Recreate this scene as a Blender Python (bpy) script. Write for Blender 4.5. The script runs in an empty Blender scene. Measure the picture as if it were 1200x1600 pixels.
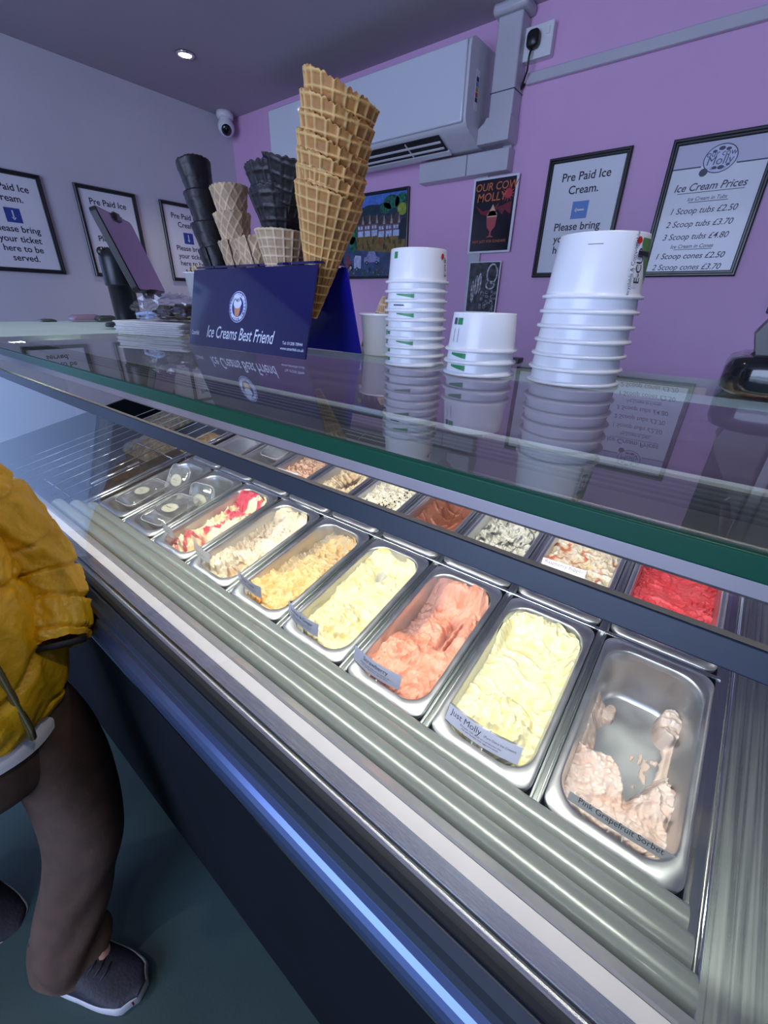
import bpy, math, random
import numpy as np
from mathutils import Vector, Matrix

# ---------------------------------------------------------------- camera, world, lights
S = bpy.context.scene
COL = S.collection
H = 1.36                                   # camera height above the floor
YAW, PITCH, ROLL, FPX = 0.648553526, -0.468513638, 0.0251951143, 642.3
r0 = Vector((math.cos(YAW), math.sin(YAW), 0))
fw = Vector((-math.sin(YAW)*math.cos(PITCH), math.cos(YAW)*math.cos(PITCH), math.sin(PITCH)))
u0 = r0.cross(fw)
rt = math.cos(ROLL)*r0 + math.sin(ROLL)*u0
up = -math.sin(ROLL)*r0 + math.cos(ROLL)*u0
cam = bpy.data.objects.new('camera', bpy.data.cameras.new('camera'))
COL.objects.link(cam)
cam.matrix_world = Matrix(((rt.x, up.x, -fw.x, 0), (rt.y, up.y, -fw.y, 0), (rt.z, up.z, -fw.z, H), (0, 0, 0, 1)))
cam.data.sensor_fit = 'HORIZONTAL'; cam.data.sensor_width = 36
cam.data.lens = FPX/1200*36; cam.data.clip_start = 0.01
S.camera = cam
S.view_settings.view_transform = 'Standard'; S.view_settings.look = 'None'
S.view_settings.gamma = 1; S.view_settings.use_curve_mapping = False
S.view_settings.exposure = 0.0
try:
    S.cycles.transparent_max_bounces = 24
    S.cycles.max_bounces = 10
    S.cycles.caustics_reflective = False; S.cycles.caustics_refractive = False
except Exception:
    pass
W = bpy.data.worlds.new('world'); S.world = W; W.use_nodes = True
W.node_tree.nodes['Background'].inputs[0].default_value = (0.35, 0.5, 0.95, 1)
W.node_tree.nodes['Background'].inputs[1].default_value = 1.2

def area(name, loc, target, sx, sy, power, color, spread=None):
    l = bpy.data.lights.new(name, 'AREA'); l.shape = 'RECTANGLE'; l.size = sx; l.size_y = sy
    l.energy = power; l.color = color
    if spread: l.spread = spread
    o = bpy.data.objects.new(name, l); COL.objects.link(o); o.location = loc
    o.rotation_euler = (Vector(target)-Vector(loc)).to_track_quat('-Z', 'Y').to_euler()
    return o
CEIL = 2.43
WIN_P, DOOR_P, LED_P, SPOT_P = 92, 2.5, 3.7, 20
area('daylight_through_window', (-0.55, -2.62, 1.45), (-0.4, 2, 1.3), 2.2, 1.9, WIN_P, (0.55, 0.67, 1.0))
# LED strip below the front edge of the glass top (lights the ice cream)
area('daylight_through_door', (-3.0, -.22, 1.15), (0, .2, 1.0), 0.95, 1.9, DOOR_P, (0.34, 0.52, 1.0))
area('case_led_light', (-0.66, 0.322, H-0.110), (-0.66, 0.60, H-0.70), 1.62, 0.03, LED_P*2.6, (1.0, 0.93, 0.86), math.radians(118))
DOWN = [(-2.51, 1.606), (-1.05, 0.55), (0.25, 0.35), (-1.3, -1.1), (0.5, -1.1), (1.3, 1.3)]

# ---------------------------------------------------------------- materials
MATS = {}
def mat(name, c, rough=0.5, metal=0.0, noise=None, bump=None, coat=0, spec=None, emit=None, trans=0, aniso=0, attr=None, sss=0, stretch=None):
    if name in MATS: return MATS[name]
    m = bpy.data.materials.new(name); m.use_nodes = True; MATS[name] = m
    nt = m.node_tree; b = nt.nodes['Principled BSDF']; L = nt.links
    b.inputs['Base Color'].default_value = (*c, 1); b.inputs['Roughness'].default_value = rough
    b.inputs['Metallic'].default_value = metal; b.inputs['Coat Weight'].default_value = coat
    b.inputs['Coat Roughness'].default_value = 0.08
    if spec is not None: b.inputs['Specular IOR Level'].default_value = spec
    if trans: b.inputs['Transmission Weight'].default_value = trans
    if aniso: b.inputs['Anisotropic'].default_value = aniso
    if sss:
        b.inputs['Subsurface Weight'].default_value = sss; b.inputs['Subsurface Radius'].default_value = (0.01, 0.007, 0.004)
        b.inputs['Subsurface Scale'].default_value = 0.6
    if emit:
        b.inputs['Emission Color'].default_value = (*emit[0], 1); b.inputs['Emission Strength'].default_value = emit[1]
    tc = nt.nodes.new('ShaderNodeTexCoord'); mp = nt.nodes.new('ShaderNodeMapping')
    L.new(tc.outputs['Object'], mp.inputs[0])
    if stretch: mp.inputs['Scale'].default_value = stretch
    src = None
    if attr:
        a = nt.nodes.new('ShaderNodeAttribute'); a.attribute_name = 'Col'; src = a.outputs['Color']
        L.new(src, b.inputs['Base Color'])
    if noise:
        sc, amt = noise[:2]
        n = nt.nodes.new('ShaderNodeTexNoise'); n.inputs['Scale'].default_value = sc; n.inputs['Detail'].default_value = 1 if stretch else 6
        L.new(mp.outputs[0], n.inputs[0])
        mr = nt.nodes.new('ShaderNodeMapRange'); L.new(n.outputs['Fac'], mr.inputs[0])
        mr.inputs[1].default_value = 0.3; mr.inputs[2].default_value = 0.7
        mr.inputs[3].default_value = 1-amt; mr.inputs[4].default_value = 1+amt
        mx = nt.nodes.new('ShaderNodeVectorMath'); mx.operation = 'SCALE'
        if src: L.new(src, mx.inputs[0])
        else: mx.inputs[0].default_value = c
        L.new(mr.outputs[0], mx.inputs['Scale']); L.new(mx.outputs[0], b.inputs['Base Color'])
        if len(noise) > 2:
            m2 = nt.nodes.new('ShaderNodeMapRange'); L.new(n.outputs['Fac'], m2.inputs[0])
            m2.inputs[1].default_value = 0.3; m2.inputs[2].default_value = 0.7
            m2.inputs[3].default_value = max(0.02, rough-noise[2]); m2.inputs[4].default_value = rough+noise[2]
            L.new(m2.outputs[0], b.inputs['Roughness'])
    if bump:
        n2 = nt.nodes.new('ShaderNodeTexNoise'); n2.inputs['Scale'].default_value = bump[0]; n2.inputs['Detail'].default_value = 5
        L.new(mp.outputs[0], n2.inputs[0])
        bp = nt.nodes.new('ShaderNodeBump'); bp.inputs['Strength'].default_value = bump[1]
        bp.inputs['Distance'].default_value = bump[2] if len(bump) > 2 else 0.002
        L.new(n2.outputs['Fac'], bp.inputs['Height']); L.new(bp.outputs[0], b.inputs['Normal'])
    return m

def pane(name, tint, ior=1.55, film=None):
    """Thin clear pane: what is behind shows through, the outer faces mirror by Fresnel."""
    m = bpy.data.materials.new(name); m.use_nodes = True; nt = m.node_tree; L = nt.links
    nt.nodes.remove(nt.nodes['Principled BSDF']); out = nt.nodes['Material Output']
    t = nt.nodes.new('ShaderNodeBsdfTransparent'); t.inputs[0].default_value = (*tint, 1)
    g = nt.nodes.new('ShaderNodeBsdfGlossy'); g.inputs['Roughness'].default_value = 0.0
    f = nt.nodes.new('ShaderNodeFresnel'); f.inputs[0].default_value = ior
    geo = nt.nodes.new('ShaderNodeNewGeometry')
    s = nt.nodes.new('ShaderNodeMath'); s.operation = 'SUBTRACT'; s.inputs[0].default_value = 1; L.new(geo.outputs['Backfacing'], s.inputs[1])
    k = nt.nodes.new('ShaderNodeMath'); k.operation = 'MULTIPLY'; L.new(f.outputs[0], k.inputs[0]); L.new(s.outputs[0], k.inputs[1])
    mx = nt.nodes.new('ShaderNodeMixShader'); L.new(k.outputs[0], mx.inputs[0]); L.new(t.outputs[0], mx.inputs[1]); L.new(g.outputs[0], mx.inputs[2])
    last = mx
    if film:      # fine smears and dust on the glass; painted bright haze on clear plastic
        d = nt.nodes.new('ShaderNodeBsdfDiffuse'); d.inputs[0].default_value = (0.7, 0.72, 0.75, 1)
        tc = nt.nodes.new('ShaderNodeTexCoord'); mp = nt.nodes.new('ShaderNodeMapping'); mp.inputs['Scale'].default_value = (2, 9, 9)
        n = nt.nodes.new('ShaderNodeTexNoise'); n.inputs['Scale'].default_value = 4; n.inputs['Detail'].default_value = 9
        L.new(tc.outputs['Object'], mp.inputs[0]); L.new(mp.outputs[0], n.inputs[0])
        mr = nt.nodes.new('ShaderNodeMapRange'); mr.inputs[1].default_value = 0.45; mr.inputs[2].default_value = 0.8
        mr.inputs[3].default_value = film*0.3; mr.inputs[4].default_value = film*2
        L.new(n.outputs['Fac'], mr.inputs[0])
        m2 = nt.nodes.new('ShaderNodeMixShader'); L.new(mr.outputs[0], m2.inputs[0]); L.new(mx.outputs[0], m2.inputs[1]); L.new(d.outputs[0], m2.inputs[2])
        last = m2
    L.new(last.outputs[0], out.inputs[0]); MATS[name] = m
    return m

steel = mat('brushed_steel', (0.62, 0.63, 0.64), 0.27, 1, noise=(1, .07, .04), stretch=(3, 420, 6))
steel_y = mat('brushed_steel_deck', (0.50, 0.54, 0.52), 0.30, 1, noise=(1, .05, .05), stretch=(300, 3, 6))
panm = mat('pan_steel', (0.60, 0.61, 0.62), 0.38, 1, noise=(25, .05, .05))
chrome = mat('bright_steel', (0.75, 0.75, 0.76), 0.12, 1)
alu = mat('satin_aluminium', (0.34, 0.31, 0.33), 0.52, 1, noise=(20, .06, .05))
duct = mat('pale_grey_green_tube', (0.27, 0.30, 0.28), 0.30, .25, coat=.3, noise=(9, .05))
white_pl = mat('white_plastic', (0.80, 0.81, 0.83), 0.35, noise=(14, .02))
strip_w = mat('white_strip_plastic', (0.78, 0.76, 0.80), 0.4, noise=(30, .03))
black = mat('black_plastic', (0.012, 0.012, 0.014), 0.35, noise=(30, .2))
black_gloss = mat('glossy_black', (0.006, 0.007, 0.010), 0.12, coat=.5)
blackm = mat('matt_black_frame', (0.010, 0.010, 0.012), 0.38, coat=.2)
slate = mat('slate_blue_profile', (0.015, 0.026, 0.045), 0.42, noise=(60, .08))
bluepanel = mat('blue_grey_panel', (0.045, 0.085, 0.17), 0.32, .3, noise=(8, .06))
gasket = mat('black_gasket', (0.006, 0.006, 0.007), 0.6)
green_edge = mat('green_glass_edge', (0.0, 0.060, 0.032), 0.40, spec=.25)
dark_body = mat('dark_case_body', (0.006, 0.008, 0.012), 0.85, noise=(5, .1), spec=.1)
tint = pane('clear_glass_top', (0.88, 0.93, 0.90), 2.7, film=0.022)
fglass = pane('clear_front_glass', (0.94, 0.97, 0.97), 1.45, film=0.008)
clearp = pane('clear_plastic', (0.94, 0.94, 0.93), 2.3, film=.16)  # white film paints in the bright, highlighted look of the boxes
ink = mat('black_ink', (0.02, 0.02, 0.035), 0.5)
paper = mat('white_paper', (0.80, 0.81, 0.86), 0.35, noise=(3, .02), coat=.3)

# ---------------------------------------------------------------- mesh helpers
class MB:
    def __init__(s): s.v = []; s.f = []; s.sm = []
    def add(s, vs, fs, smooth=False):
        n = len(s.v); s.v += [tuple(p) for p in vs]; s.f += [tuple(i+n for i in f) for f in fs]; s.sm += [smooth]*len(fs); return s
    def box(s, a, b, T=None):
        (x0, y0, z0), (x1, y1, z1) = a, b
        vs = [(x0,y0,z0),(x1,y0,z0),(x1,y1,z0),(x0,y1,z0),(x0,y0,z1),(x1,y0,z1),(x1,y1,z1),(x0,y1,z1)]
        if T: vs = [T(*p) for p in vs]
        return s.add(vs, [(0,3,2,1),(4,5,6,7),(0,1,5,4),(1,2,6,5),(2,3,7,6),(3,0,4,7)])
    def loops(s, rings, cap0=False, cap1=False, closed=True, smooth=True):
        n = len(rings[0]); vs = [p for r in rings for p in r]; fs = []
        for i in range(len(rings)-1):
            for j in range(n if closed else n-1):
                k = (j+1) % n; fs.append((i*n+j, i*n+k, (i+1)*n+k, (i+1)*n+j))
        if cap0: fs.append(tuple(range(n-1, -1, -1)))
        if cap1: fs.append(tuple((len(rings)-1)*n+j for j in range(n)))
        return s.add(vs, fs, smooth)
    def lathe(s, prof, n=40, c=(0,0,0), cap0=False, cap1=False):
        rings = [[(c[0]+r*math.cos(2*math.pi*j/n), c[1]+r*math.sin(2*math.pi*j/n), c[2]+z) for j in range(n)] for r, z in prof]
        return s.loops(rings, cap0, cap1)
    def tube(s, pts, rad, n=12, caps=True):
        P = [Vector(p) for p in pts]; R = rad if isinstance(rad, (list, tuple)) else [rad]*len(P)
        rings = []; ref = None
        for i, p in enumerate(P):
            d = (P[min(i+1, len(P)-1)]-P[max(i-1, 0)]).normalized()
            if ref is None:
                ref = Vector((0,0,1)) if abs(d.z) < .9 else Vector((1,0,0))
            a = (ref-d*ref.dot(d)).normalized(); b = d.cross(a); ref = a
            rings.append([tuple(p+R[i]*(math.cos(2*math.pi*j/n)*a+math.sin(2*math.pi*j/n)*b)) for j in range(n)])
        return s.loops(rings, caps, caps)
    def prism(s, poly, d0, d1, T, smooth=False):
        """poly in 2D (a,b) extruded along d; T maps (d,a,b) to 3D"""
        n = len(poly); vs = [T(d0, a, b) for a, b in poly]+[T(d1, a, b) for a, b in poly]
        fs = [(j, (j+1) % n, n+(j+1) % n, n+j) for j in range(n)]
        s.add(vs, fs, smooth)
        return s.add(vs, [tuple(range(n-1, -1, -1)), tuple(range(n, 2*n))])
    def build(s, name, m, parent=None, loc=None, bevel=0, seg=2):
        me = bpy.data.meshes.new(name); me.from_pydata(s.v, [], s.f); me.update()
        me.polygons.foreach_set('use_smooth', s.sm)
        return link(name, me, m, parent, loc, bevel, seg)
def fixn(me):
    import bmesh
    bm = bmesh.new(); bm.from_mesh(me); bmesh.ops.recalc_face_normals(bm, faces=bm.faces); bm.to_mesh(me); bm.free()
def link(name, me, m, parent=None, loc=None, bevel=0, seg=2):
    fixn(me)
    o = bpy.data.objects.new(name, me); COL.objects.link(o)
    if m is not None: me.materials.append(m)
    if parent is not None: o.parent = parent
    if loc is not None: o.location = loc
    if bevel:
        b = o.modifiers.new('bevel', 'BEVEL'); b.width = bevel; b.segments = seg; b.limit_method = 'ANGLE'
        for p in me.polygons: p.use_smooth = True
        b.harden_normals = False
        try: me.set_sharp_from_angle(angle=math.radians(35))
        except Exception: pass
    return o
def tag(o, label, cat, group=None, kind=None):
    o['label'] = label; o['category'] = cat
    if group: o['group'] = group
    if kind: o['kind'] = kind
    return o
def empty(name, loc, label, cat, group=None, rot=(0,0,0)):
    o = bpy.data.objects.new(name, None); COL.objects.link(o); o.location = loc; o.rotation_euler = rot
    o.empty_display_size = .05
    return tag(o, label, cat, group)
def struct(o, label=None):
    o['kind'] = 'structure'
    if label: o['label'] = label
    return o
def bx(name, a, b, m, parent=None, bevel=0, T=None, loc=None):
    return MB().box(a, b, T).build(name, m, parent, loc, bevel)
def rrect(w, h, r, n=8, cx=0, cy=0):
    pts = []
    for qx, qy, a0 in ((1,1,0), (-1,1,90), (-1,-1,180), (1,-1,270)):
        for i in range(n):
            a = math.radians(a0+90*i/(n-1)); pts.append((cx+qx*(w/2-r)+r*math.cos(a), cy+qy*(h/2-r)+r*math.sin(a)))
    return pts

_fc = {}
def text_geo(txt, size, bold=0.0, shear=0.0, align='CENTER', space=1.0):
    key = (txt, size, bold, shear, align, space)
    if key in _fc: return _fc[key]
    c = bpy.data.curves.new('t', 'FONT'); c.body = txt; c.size = size; c.align_x = align; c.align_y = 'CENTER'
    c.offset = bold*size; c.shear = shear; c.resolution_u = 3; c.space_character = space
    o = bpy.data.objects.new('t', c); COL.objects.link(o)
    dg = bpy.context.evaluated_depsgraph_get(); me = bpy.data.meshes.new_from_object(o.evaluated_get(dg))
    vs = [tuple(v.co) for v in me.vertices]; fs = [tuple(p.vertices) for p in me.polygons]
    bpy.data.objects.remove(o); bpy.data.meshes.remove(me)
    _fc[key] = (vs, fs); return vs, fs
def lettering(items, m, parent, T, name='lettering', eps=0.0006):
    """items: (text,x,y,size,bold,shear[,align][,sx]); T maps (x,y,h) to 3D, h is height off the surface"""
    for it in items:
        t, x, y, s, bo, sh = it[:6]; al = it[6] if len(it) > 6 else 'CENTER'; sx = it[7] if len(it) > 7 else 1
        vs, fs = text_geo(t, s, bo, sh, al); b = MB(); b.add([T(x+v[0]*sx, y+v[1], eps) for v in vs], fs)
        flat(b, name, m, parent)
def flat(b, name, m, parent):
    me = bpy.data.meshes.new(name); me.from_pydata(b.v, [], b.f); me.update(); me.materials.append(m)
    o = bpy.data.objects.new(name, me); COL.objects.link(o)
    if parent is not None: o.parent = parent
    if len(b.f) > 1 and name not in ('lettering', 'printed_mark'): o['kind'] = 'stuff'
    return o
def poly2(b, pts, T, eps=0.0004): b.add([T(x, y, eps) for x, y in pts], [tuple(range(len(pts)))]); return b
def circ(cx, cy, rx, ry=None, n=28, a0=0, a1=360):
    ry = ry or rx; return [(cx+rx*math.cos(math.radians(a0+(a1-a0)*i/n)), cy+ry*math.sin(math.radians(a0+(a1-a0)*i/n))) for i in range(n if a1-a0 == 360 else n+1)]
def ring2(b, cx, cy, rx, ry, w, T, n=36, eps=0.0005):
    o = circ(cx, cy, rx, ry, n); i = circ(cx, cy, rx-w, ry-w, n)
    b.add([T(x, y, eps) for x, y in o+i], [(j, (j+1) % n, n+(j+1) % n, n+j) for j in range(n)]); return b

# numpy gradient noise
def pnoise(x, y, seed=0):
    rs = np.random.RandomState(seed); perm = rs.permutation(256); ang = rs.rand(256)*2*np.pi
    xi = np.floor(x).astype(int); yi = np.floor(y).astype(int); xf = x-xi; yf = y-yi
    def g(ix, iy, dx, dy):
        h = perm[(perm[ix & 255]+iy) & 255]; return np.cos(ang[h])*dx+np.sin(ang[h])*dy
    u = xf**3*(xf*(xf*6-15)+10); v = yf**3*(yf*(yf*6-15)+10)
    a = g(xi, yi, xf, yf); b = g(xi+1, yi, xf-1, yf); c = g(xi, yi+1, xf, yf-1); d = g(xi+1, yi+1, xf-1, yf-1)
    return ((a*(1-u)+b*u)*(1-v)+(c*(1-u)+d*u)*v)*1.5
def fbm(x, y, seed=0, o=4):
    r = 0; a = 1; t = 0
    for i in range(o): r = r+a*pnoise(x*2**i, y*2**i, seed+i*7); t += a; a *= .5
    return r/t
def ridged(x, y, seed=0, o=3):
    r = 0; a = 1; t = 0
    for i in range(o): r = r+a*(1-np.abs(pnoise(x*2**i, y*2**i, seed+i*5))*2); t += a; a *= .5
    return r/t
def sst(a, b, x): t = np.clip((x-a)/(b-a), 0, 1); return t*t*(3-2*t)
def gau(x, c, w): return np.exp(-((x-c)/w)**2)

# ---------------------------------------------------------------- the room
YB, XL, XR, YF = 2.22, -3.05, 2.6, -2.7
pink = mat('lilac_pink_wall_paint', (0.72, 0.43, 0.68), 0.55, noise=(3, .03), bump=(220, .12, .001))
whitew = mat('white_wall_paint', (0.62, 0.61, 0.66), 0.6, noise=(3, .03), bump=(240, .12, .001))
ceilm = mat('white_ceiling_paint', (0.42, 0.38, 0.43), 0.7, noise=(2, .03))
floorm = mat('dark_green_vinyl_floor', (0.030, 0.062, 0.062), 0.5, noise=(1.6, .25, .1), bump=(160, .2, .001))
struct(bx('floor', (XL, YF, -.05), (XR, YB, 0), floorm))
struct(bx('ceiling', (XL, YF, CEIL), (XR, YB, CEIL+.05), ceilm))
struct(bx('wall_back', (XL-.05, YB, -.05), (XR+.05, YB+.05, CEIL+.05), pink))
b = MB(); dy0, dy1, dz1 = -.70, .26, 2.12
for a, c in (((XL-.05, YF, -.05), (XL, dy0, CEIL+.05)), ((XL-.05, dy1, -.05), (XL, YB, CEIL+.05)), ((XL-.05, dy0, dz1), (XL, dy1, CEIL+.05))): b.box(a, c)
struct(b.build('wall_left', whitew))
door = bpy.data.objects.new('door_1', None); COL.objects.link(door); struct(door, 'glazed street door in the white wall, mirrored in the front glass')
b = MB()
for a, c in (((XL-.045, dy0, 0), (XL+.01, dy0+.05, dz1)), ((XL-.045, dy1-.05, 0), (XL+.01, dy1, dz1)), ((XL-.045, dy0, dz1-.05), (XL+.01, dy1, dz1)), ((XL-.045, dy0, 0), (XL+.01, dy1, .12))): b.box(a, c)
b.build('door_frame', white_pl, door)
bx('pane', (XL-.03, dy0+.05, .12), (XL-.025, dy1-.05, dz1-.05), fglass, door)
bx('door_handle', (XL+.011, dy1-.09, .95), (XL+.04, dy1-.07, 1.15), chrome, door)
struct(bx('wall_right', (XR, YF, -.05), (XR+.05, YB, CEIL+.05), whitew))
b = MB(); wx0, wx1, wz0, wz1 = -1.75, .65, .42, 2.42-.1
for a, c in (((XL, YF-.05, -.05), (wx0, YF, CEIL+.05)), ((wx1, YF-.05, -.05), (XR, YF, CEIL+.05)), ((wx0, YF-.05, -.05), (wx1, YF, wz0)), ((wx0, YF-.05, wz1), (wx1, YF, CEIL+.05))): b.box(a, c)
struct(b.build('wall_front', whitew))
win = bpy.data.objects.new('window_1', None); COL.objects.link(win); struct(win, 'wide shop window in the front wall behind the customer'); win.location = (0, 0, 0)
b = MB()
for x in (wx0, -.58, wx1-.05): b.box((x, YF-.045, wz0), (x+.05, YF+.01, wz1))
b.build('window_frame', white_pl, win)
b = MB(); b.box((wx0, YF-.045, wz0), (wx1, YF+.012, wz0+.06)); b.box((wx0, YF-.045, wz1-.06), (wx1, YF+.012, wz1)); b.build('window_sill', white_pl, win)
bx('pane', (wx0, YF-.025, wz0), (wx1, YF-.02, wz1), fglass, win)

# ---------------------------------------------------------------- ceiling things
lampw = mat('lamp_lens', (1, 1, 1), .3, emit=((1, .97, .92), 14))
nm = ['on the ceiling above the tablet', 'above the glass top near the cone holder', 'above the right-hand end of the ice cream counter', 'over the customer floor on the left', 'over the customer floor on the right', 'over the staff side at the right']
for i, (x, y) in enumerate(DOWN):
    e = empty('ceiling_downlight', (x, y, CEIL), 'small round recessed downlight '+nm[i], 'ceiling light', 'recessed ceiling downlights')
    MB().lathe([(.030, -.001), (.043, -.001), (.044, -.006), (.036, -.010), (.030, -.006), (.030, -.001)], 32).build('bezel', chrome, e)
    MB().lathe([(.0005, -.005), (.029, -.005)], 24).build('lens', lampw, e)
    l = bpy.data.lights.new('downlight_beam', 'SPOT'); l.energy = SPOT_P*(0.6 if i in (0, 1) else 1); l.spot_size = math.radians(95); l.spot_blend = .7; l.shadow_soft_size = .03; l.color = (1, .93, .86)
    lo = bpy.data.objects.new('downlight_beam', l); COL.objects.link(lo); lo.location = (0, 0, -.02); lo.parent = e
# security camera
e = empty('security_camera', (-2.965, 2.12, CEIL), 'white dome security camera with black lens in the ceiling corner', 'camera')
MB().lathe([(.001, -.001), (.05, -.001), (.052, -.02), (.048, -.035), (.001, -.036)], 32).build('base', white_pl, e)
d = (Vector((0, 0, H))-Vector((-2.965, 2.12, CEIL-.07))).normalized(); q = (d+Vector((.05, 0, -.45))).normalized().to_track_quat('Z', 'Y')
for nme, prof, m in (('housing', [(.001, -.05), (.03, -.046), (.046, -.025), (.050, 0), (.046, .02), (.034, .035), (.031, .037)], white_pl), ('lens', [(.031, .037), (.028, .042), (.018, .047), (.001, .049)], black_gloss)):
    o = MB().lathe(prof, 32).build(nme, m, e, (0, 0, -.075)); o.rotation_mode = 'QUATERNION'; o.rotation_quaternion = q

# ---------------------------------------------------------------- wall things
def wallT(x0, z0, y=YB):             # (x,z,h) on the back wall, h out towards the room
    return lambda a, c, h: (x0+a, y-h, z0+c)
def leftT(y0, z0):
    return lambda a, c, h: (XL+h, y0+a, z0+c)
def framed(T, w, h, label, fw_=.019, th=.018, group='framed notices on the walls'):
    e = empty('framed_notice', T(0, 0, 0), label, 'framed sign', group); loc = Vector(T(0, 0, 0)); TT = lambda a, c, k: tuple(Vector(T(a, c, k))-loc)
    # moulding: four profile loops around the rectangle
    prof = [(0, 0.0006), (0, th*.8), (fw_*.2, th), (fw_*.45, th), (fw_*.6, th*.72), (fw_*.85, th*.72), (fw_, th*.45), (fw_, 0.001)]
    rings = []
    for ins, hh in prof:
        a, c = w/2-ins, h/2-ins; rings.append([TT(-a, -c, hh), TT(a, -c, hh), TT(a, c, hh), TT(-a, c, hh)])
    MB().loops(rings, smooth=False).build('frame', blackm, e)
    a, c = w/2-fw_*.9, h/2-fw_*.9
    b = MB(); b.box((-a, -c, .001), (a, c, .004), lambda x, y, z: TT(x, y, z)); pp_ = b.build('paper', paper, e)
    return pp_, (lambda a, c, k: TT(a, c, k+.004))
signblue = mat('sign_blue_ink', (0.035, 0.07, 0.33), .4); signblue2 = mat('faded_blue_ink', (0.12, 0.26, 0.62), .4)
def prepaid(T, label, icon, arrow='down'):
    e, TT = framed(T, .32, .44, label)
    lettering([('Pre Paid Ice', 0, .148, .041, .013, 0), ('Cream.', 0, .102, .041, .013, 0), ('Please bring', 0, -.028, .040, .013, 0), ('your ticket', 0, -.072, .040, .013, 0), ('here to be', 0, -.114, .040, .013, 0), ('served.', 0, -.156, .040, .013, 0)], ink, e, TT)
    poly2(MB(), [(-.033, -.0), (.033, -.0), (.033, .060), (-.033, .060)], TT, .0004)
    f = poly2(MB(), [(-.033, .0), (.033, .0), (.033, .062), (-.033, .062)], TT, .0004); flat(f, 'printed_square', icon, e)
    f = MB()
    if arrow == 'down':
        poly2(f, [(-.003, .052), (.003, .052), (.003, .018), (-.003, .018)], TT, .0009); poly2(f, [(-.010, .022), (.010, .022), (0, .010)], TT, .0009)
    else:
        poly2(f, [(-.015, .028), (.018, .028), (.018, .034), (-.015, .034)], TT, .0009); poly2(f, [(-.012, .022), (-.012, .040), (-.022, .031)], TT, .0009)
    flat(f, 'printed_arrow', paper, e)
zc = (1.918+1.457)/2
prepaid(leftT(.848, zc), 'black framed prepaid ice cream notice cut off by the left edge of the photo', signblue)
prepaid(leftT(1.318, zc), 'black framed prepaid ice cream notice behind the tablet on the white wall', signblue)
prepaid(leftT(1.783, zc), 'black framed prepaid ice cream notice beside the black cone stack, nearest the corner', signblue)
prepaid(wallT(-.668, 1.708), 'black framed prepaid ice cream notice on the pink wall behind the tallest tub stack', signblue2, 'left')
e, TT = framed(wallT(-.212, 1.703), .32, .44, 'black framed ice cream price list on the pink wall at the right', .02)
gi = mat('grey_ink', (0.06, 0.065, 0.11), .5)
sh = .28
lettering([(t_, x_-.008, z_, s_*.84, bo_, .22, 'CENTER', .97) for t_, x_, z_, s_, bo_ in (('Ice Cream Prices', 0, .070, .039, .012), ('Ice Cream in Tubs', .003, .034, .020, .006), ('1 Scoop tubs £2.50', 0, -.002, .033, .006), ('2 Scoop tubs £3.70', 0, -.044, .033, .006), ('3 Scoop tubs £4.80', 0, -.085, .033, .006), ('Ice Cream in Cones', 0, -.117, .021, .010), ('1 Scoop cones £2.50', 0, -.149, .033, .010), ('2 Scoop cones £3.70', 0, -.187, .033, .006))], gi, e, TT)
f = MB()
for x0, x1, y in ((-.104, .100, .054), (-.060, .062, .0245), (-.064, .060, -.1265)): poly2(f, [(x0, y-.0012), (x1, y-.0012), (x1, y+.0008), (x0, y+.0008)], TT)
flat(f, 'underlines', gi, e)
f = MB(); poly2(f, [(-.14, .128), (-.052, .128), (-.052, .132), (-.14, .132)], TT); poly2(f, [(.052, .128), (.14, .128), (.14, .132), (.052, .132)], TT)
flat(f, 'header_rule', gi, e)
f = poly2(MB(), [(-.14, .132), (.14, .132), (.14, .199), (-.14, .199)], TT, .0002); flat(f, 'header_band', mat('pale_mauve_print', (.62, .58, .72), .4), e)
f = poly2(MB(), circ(0, .148, .050, .042), TT, .0004); flat(f, 'crest_ground', mat('pale_print', (.66, .68, .84), .4), e)
f = MB(); ring2(f, 0, .148, .050, .042, .0028, TT, eps=.0009)
for a, r, s in ((60, .034, .008), (95, .034, .010), (130, .034, .007), (250, .032, .008), (285, .032, .010), (320, .036, .006)):
    poly2(f, circ(r*math.cos(math.radians(a)), .148+r*.85*math.sin(math.radians(a)), s, s*.6, 10), TT, .0008)
poly2(f, circ(-.040, .112, .013, .012, 14), TT, .001)
flat(f, 'crest_outline', gi, e)
lettering([('our cow', 0, .163, .026, .004, .1), ('Molly', 0, .142, .036, 0, .1), ('ice cream', 0, .121, .012, .004, 0)], mat('crest_ink', (.10, .11, .20), .5), e, lambda a, c, k: TT(a, c, k+.0006))

# village painting
e = empty('framed_painting', (-1.81, YB, 1.705), 'black framed village painting on the pink wall behind the cones', 'painting')
PT = lambda a, c, k: (a, -k, c)
w, h = .50, .42
rings = []
for ins, hh in [(0, .0006), (0, .016), (.004, .018), (.010, .018), (.013, .010), (.013, .001)]:
    a, c = w/2-ins, h/2-ins; rings.append([PT(-a, -c, hh), PT(a, -c, hh), PT(a, c, hh), PT(-a, c, hh)])
MB().loops(rings, smooth=False).build('frame', blackm, e)
pboard = bx('painted_board', (-w/2+.012, -.006, -h/2+.012), (w/2-.012, -.001, h/2-.012), mat('painting_blue_ground', (.05, .085, .19), .4, noise=(12, .4)), e)
def paint(name, polys, c, k, nz=(60, .3)):
    f = MB()
    for p in polys: poly2(f, p, PT, .006+k)
    flat(f, name, mat('painted_'+name, c, .4, noise=nz), pboard)
R_ = random.Random(3)
X0, X1, Z0, Z1 = -w/2+.013, w/2-.013, -h/2+.013, h/2-.013
paint('sky', [[(X0, .12), (X1, .12), (X1, Z1), (X0, Z1)]], (.08, .19, .60), .0003)
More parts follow.
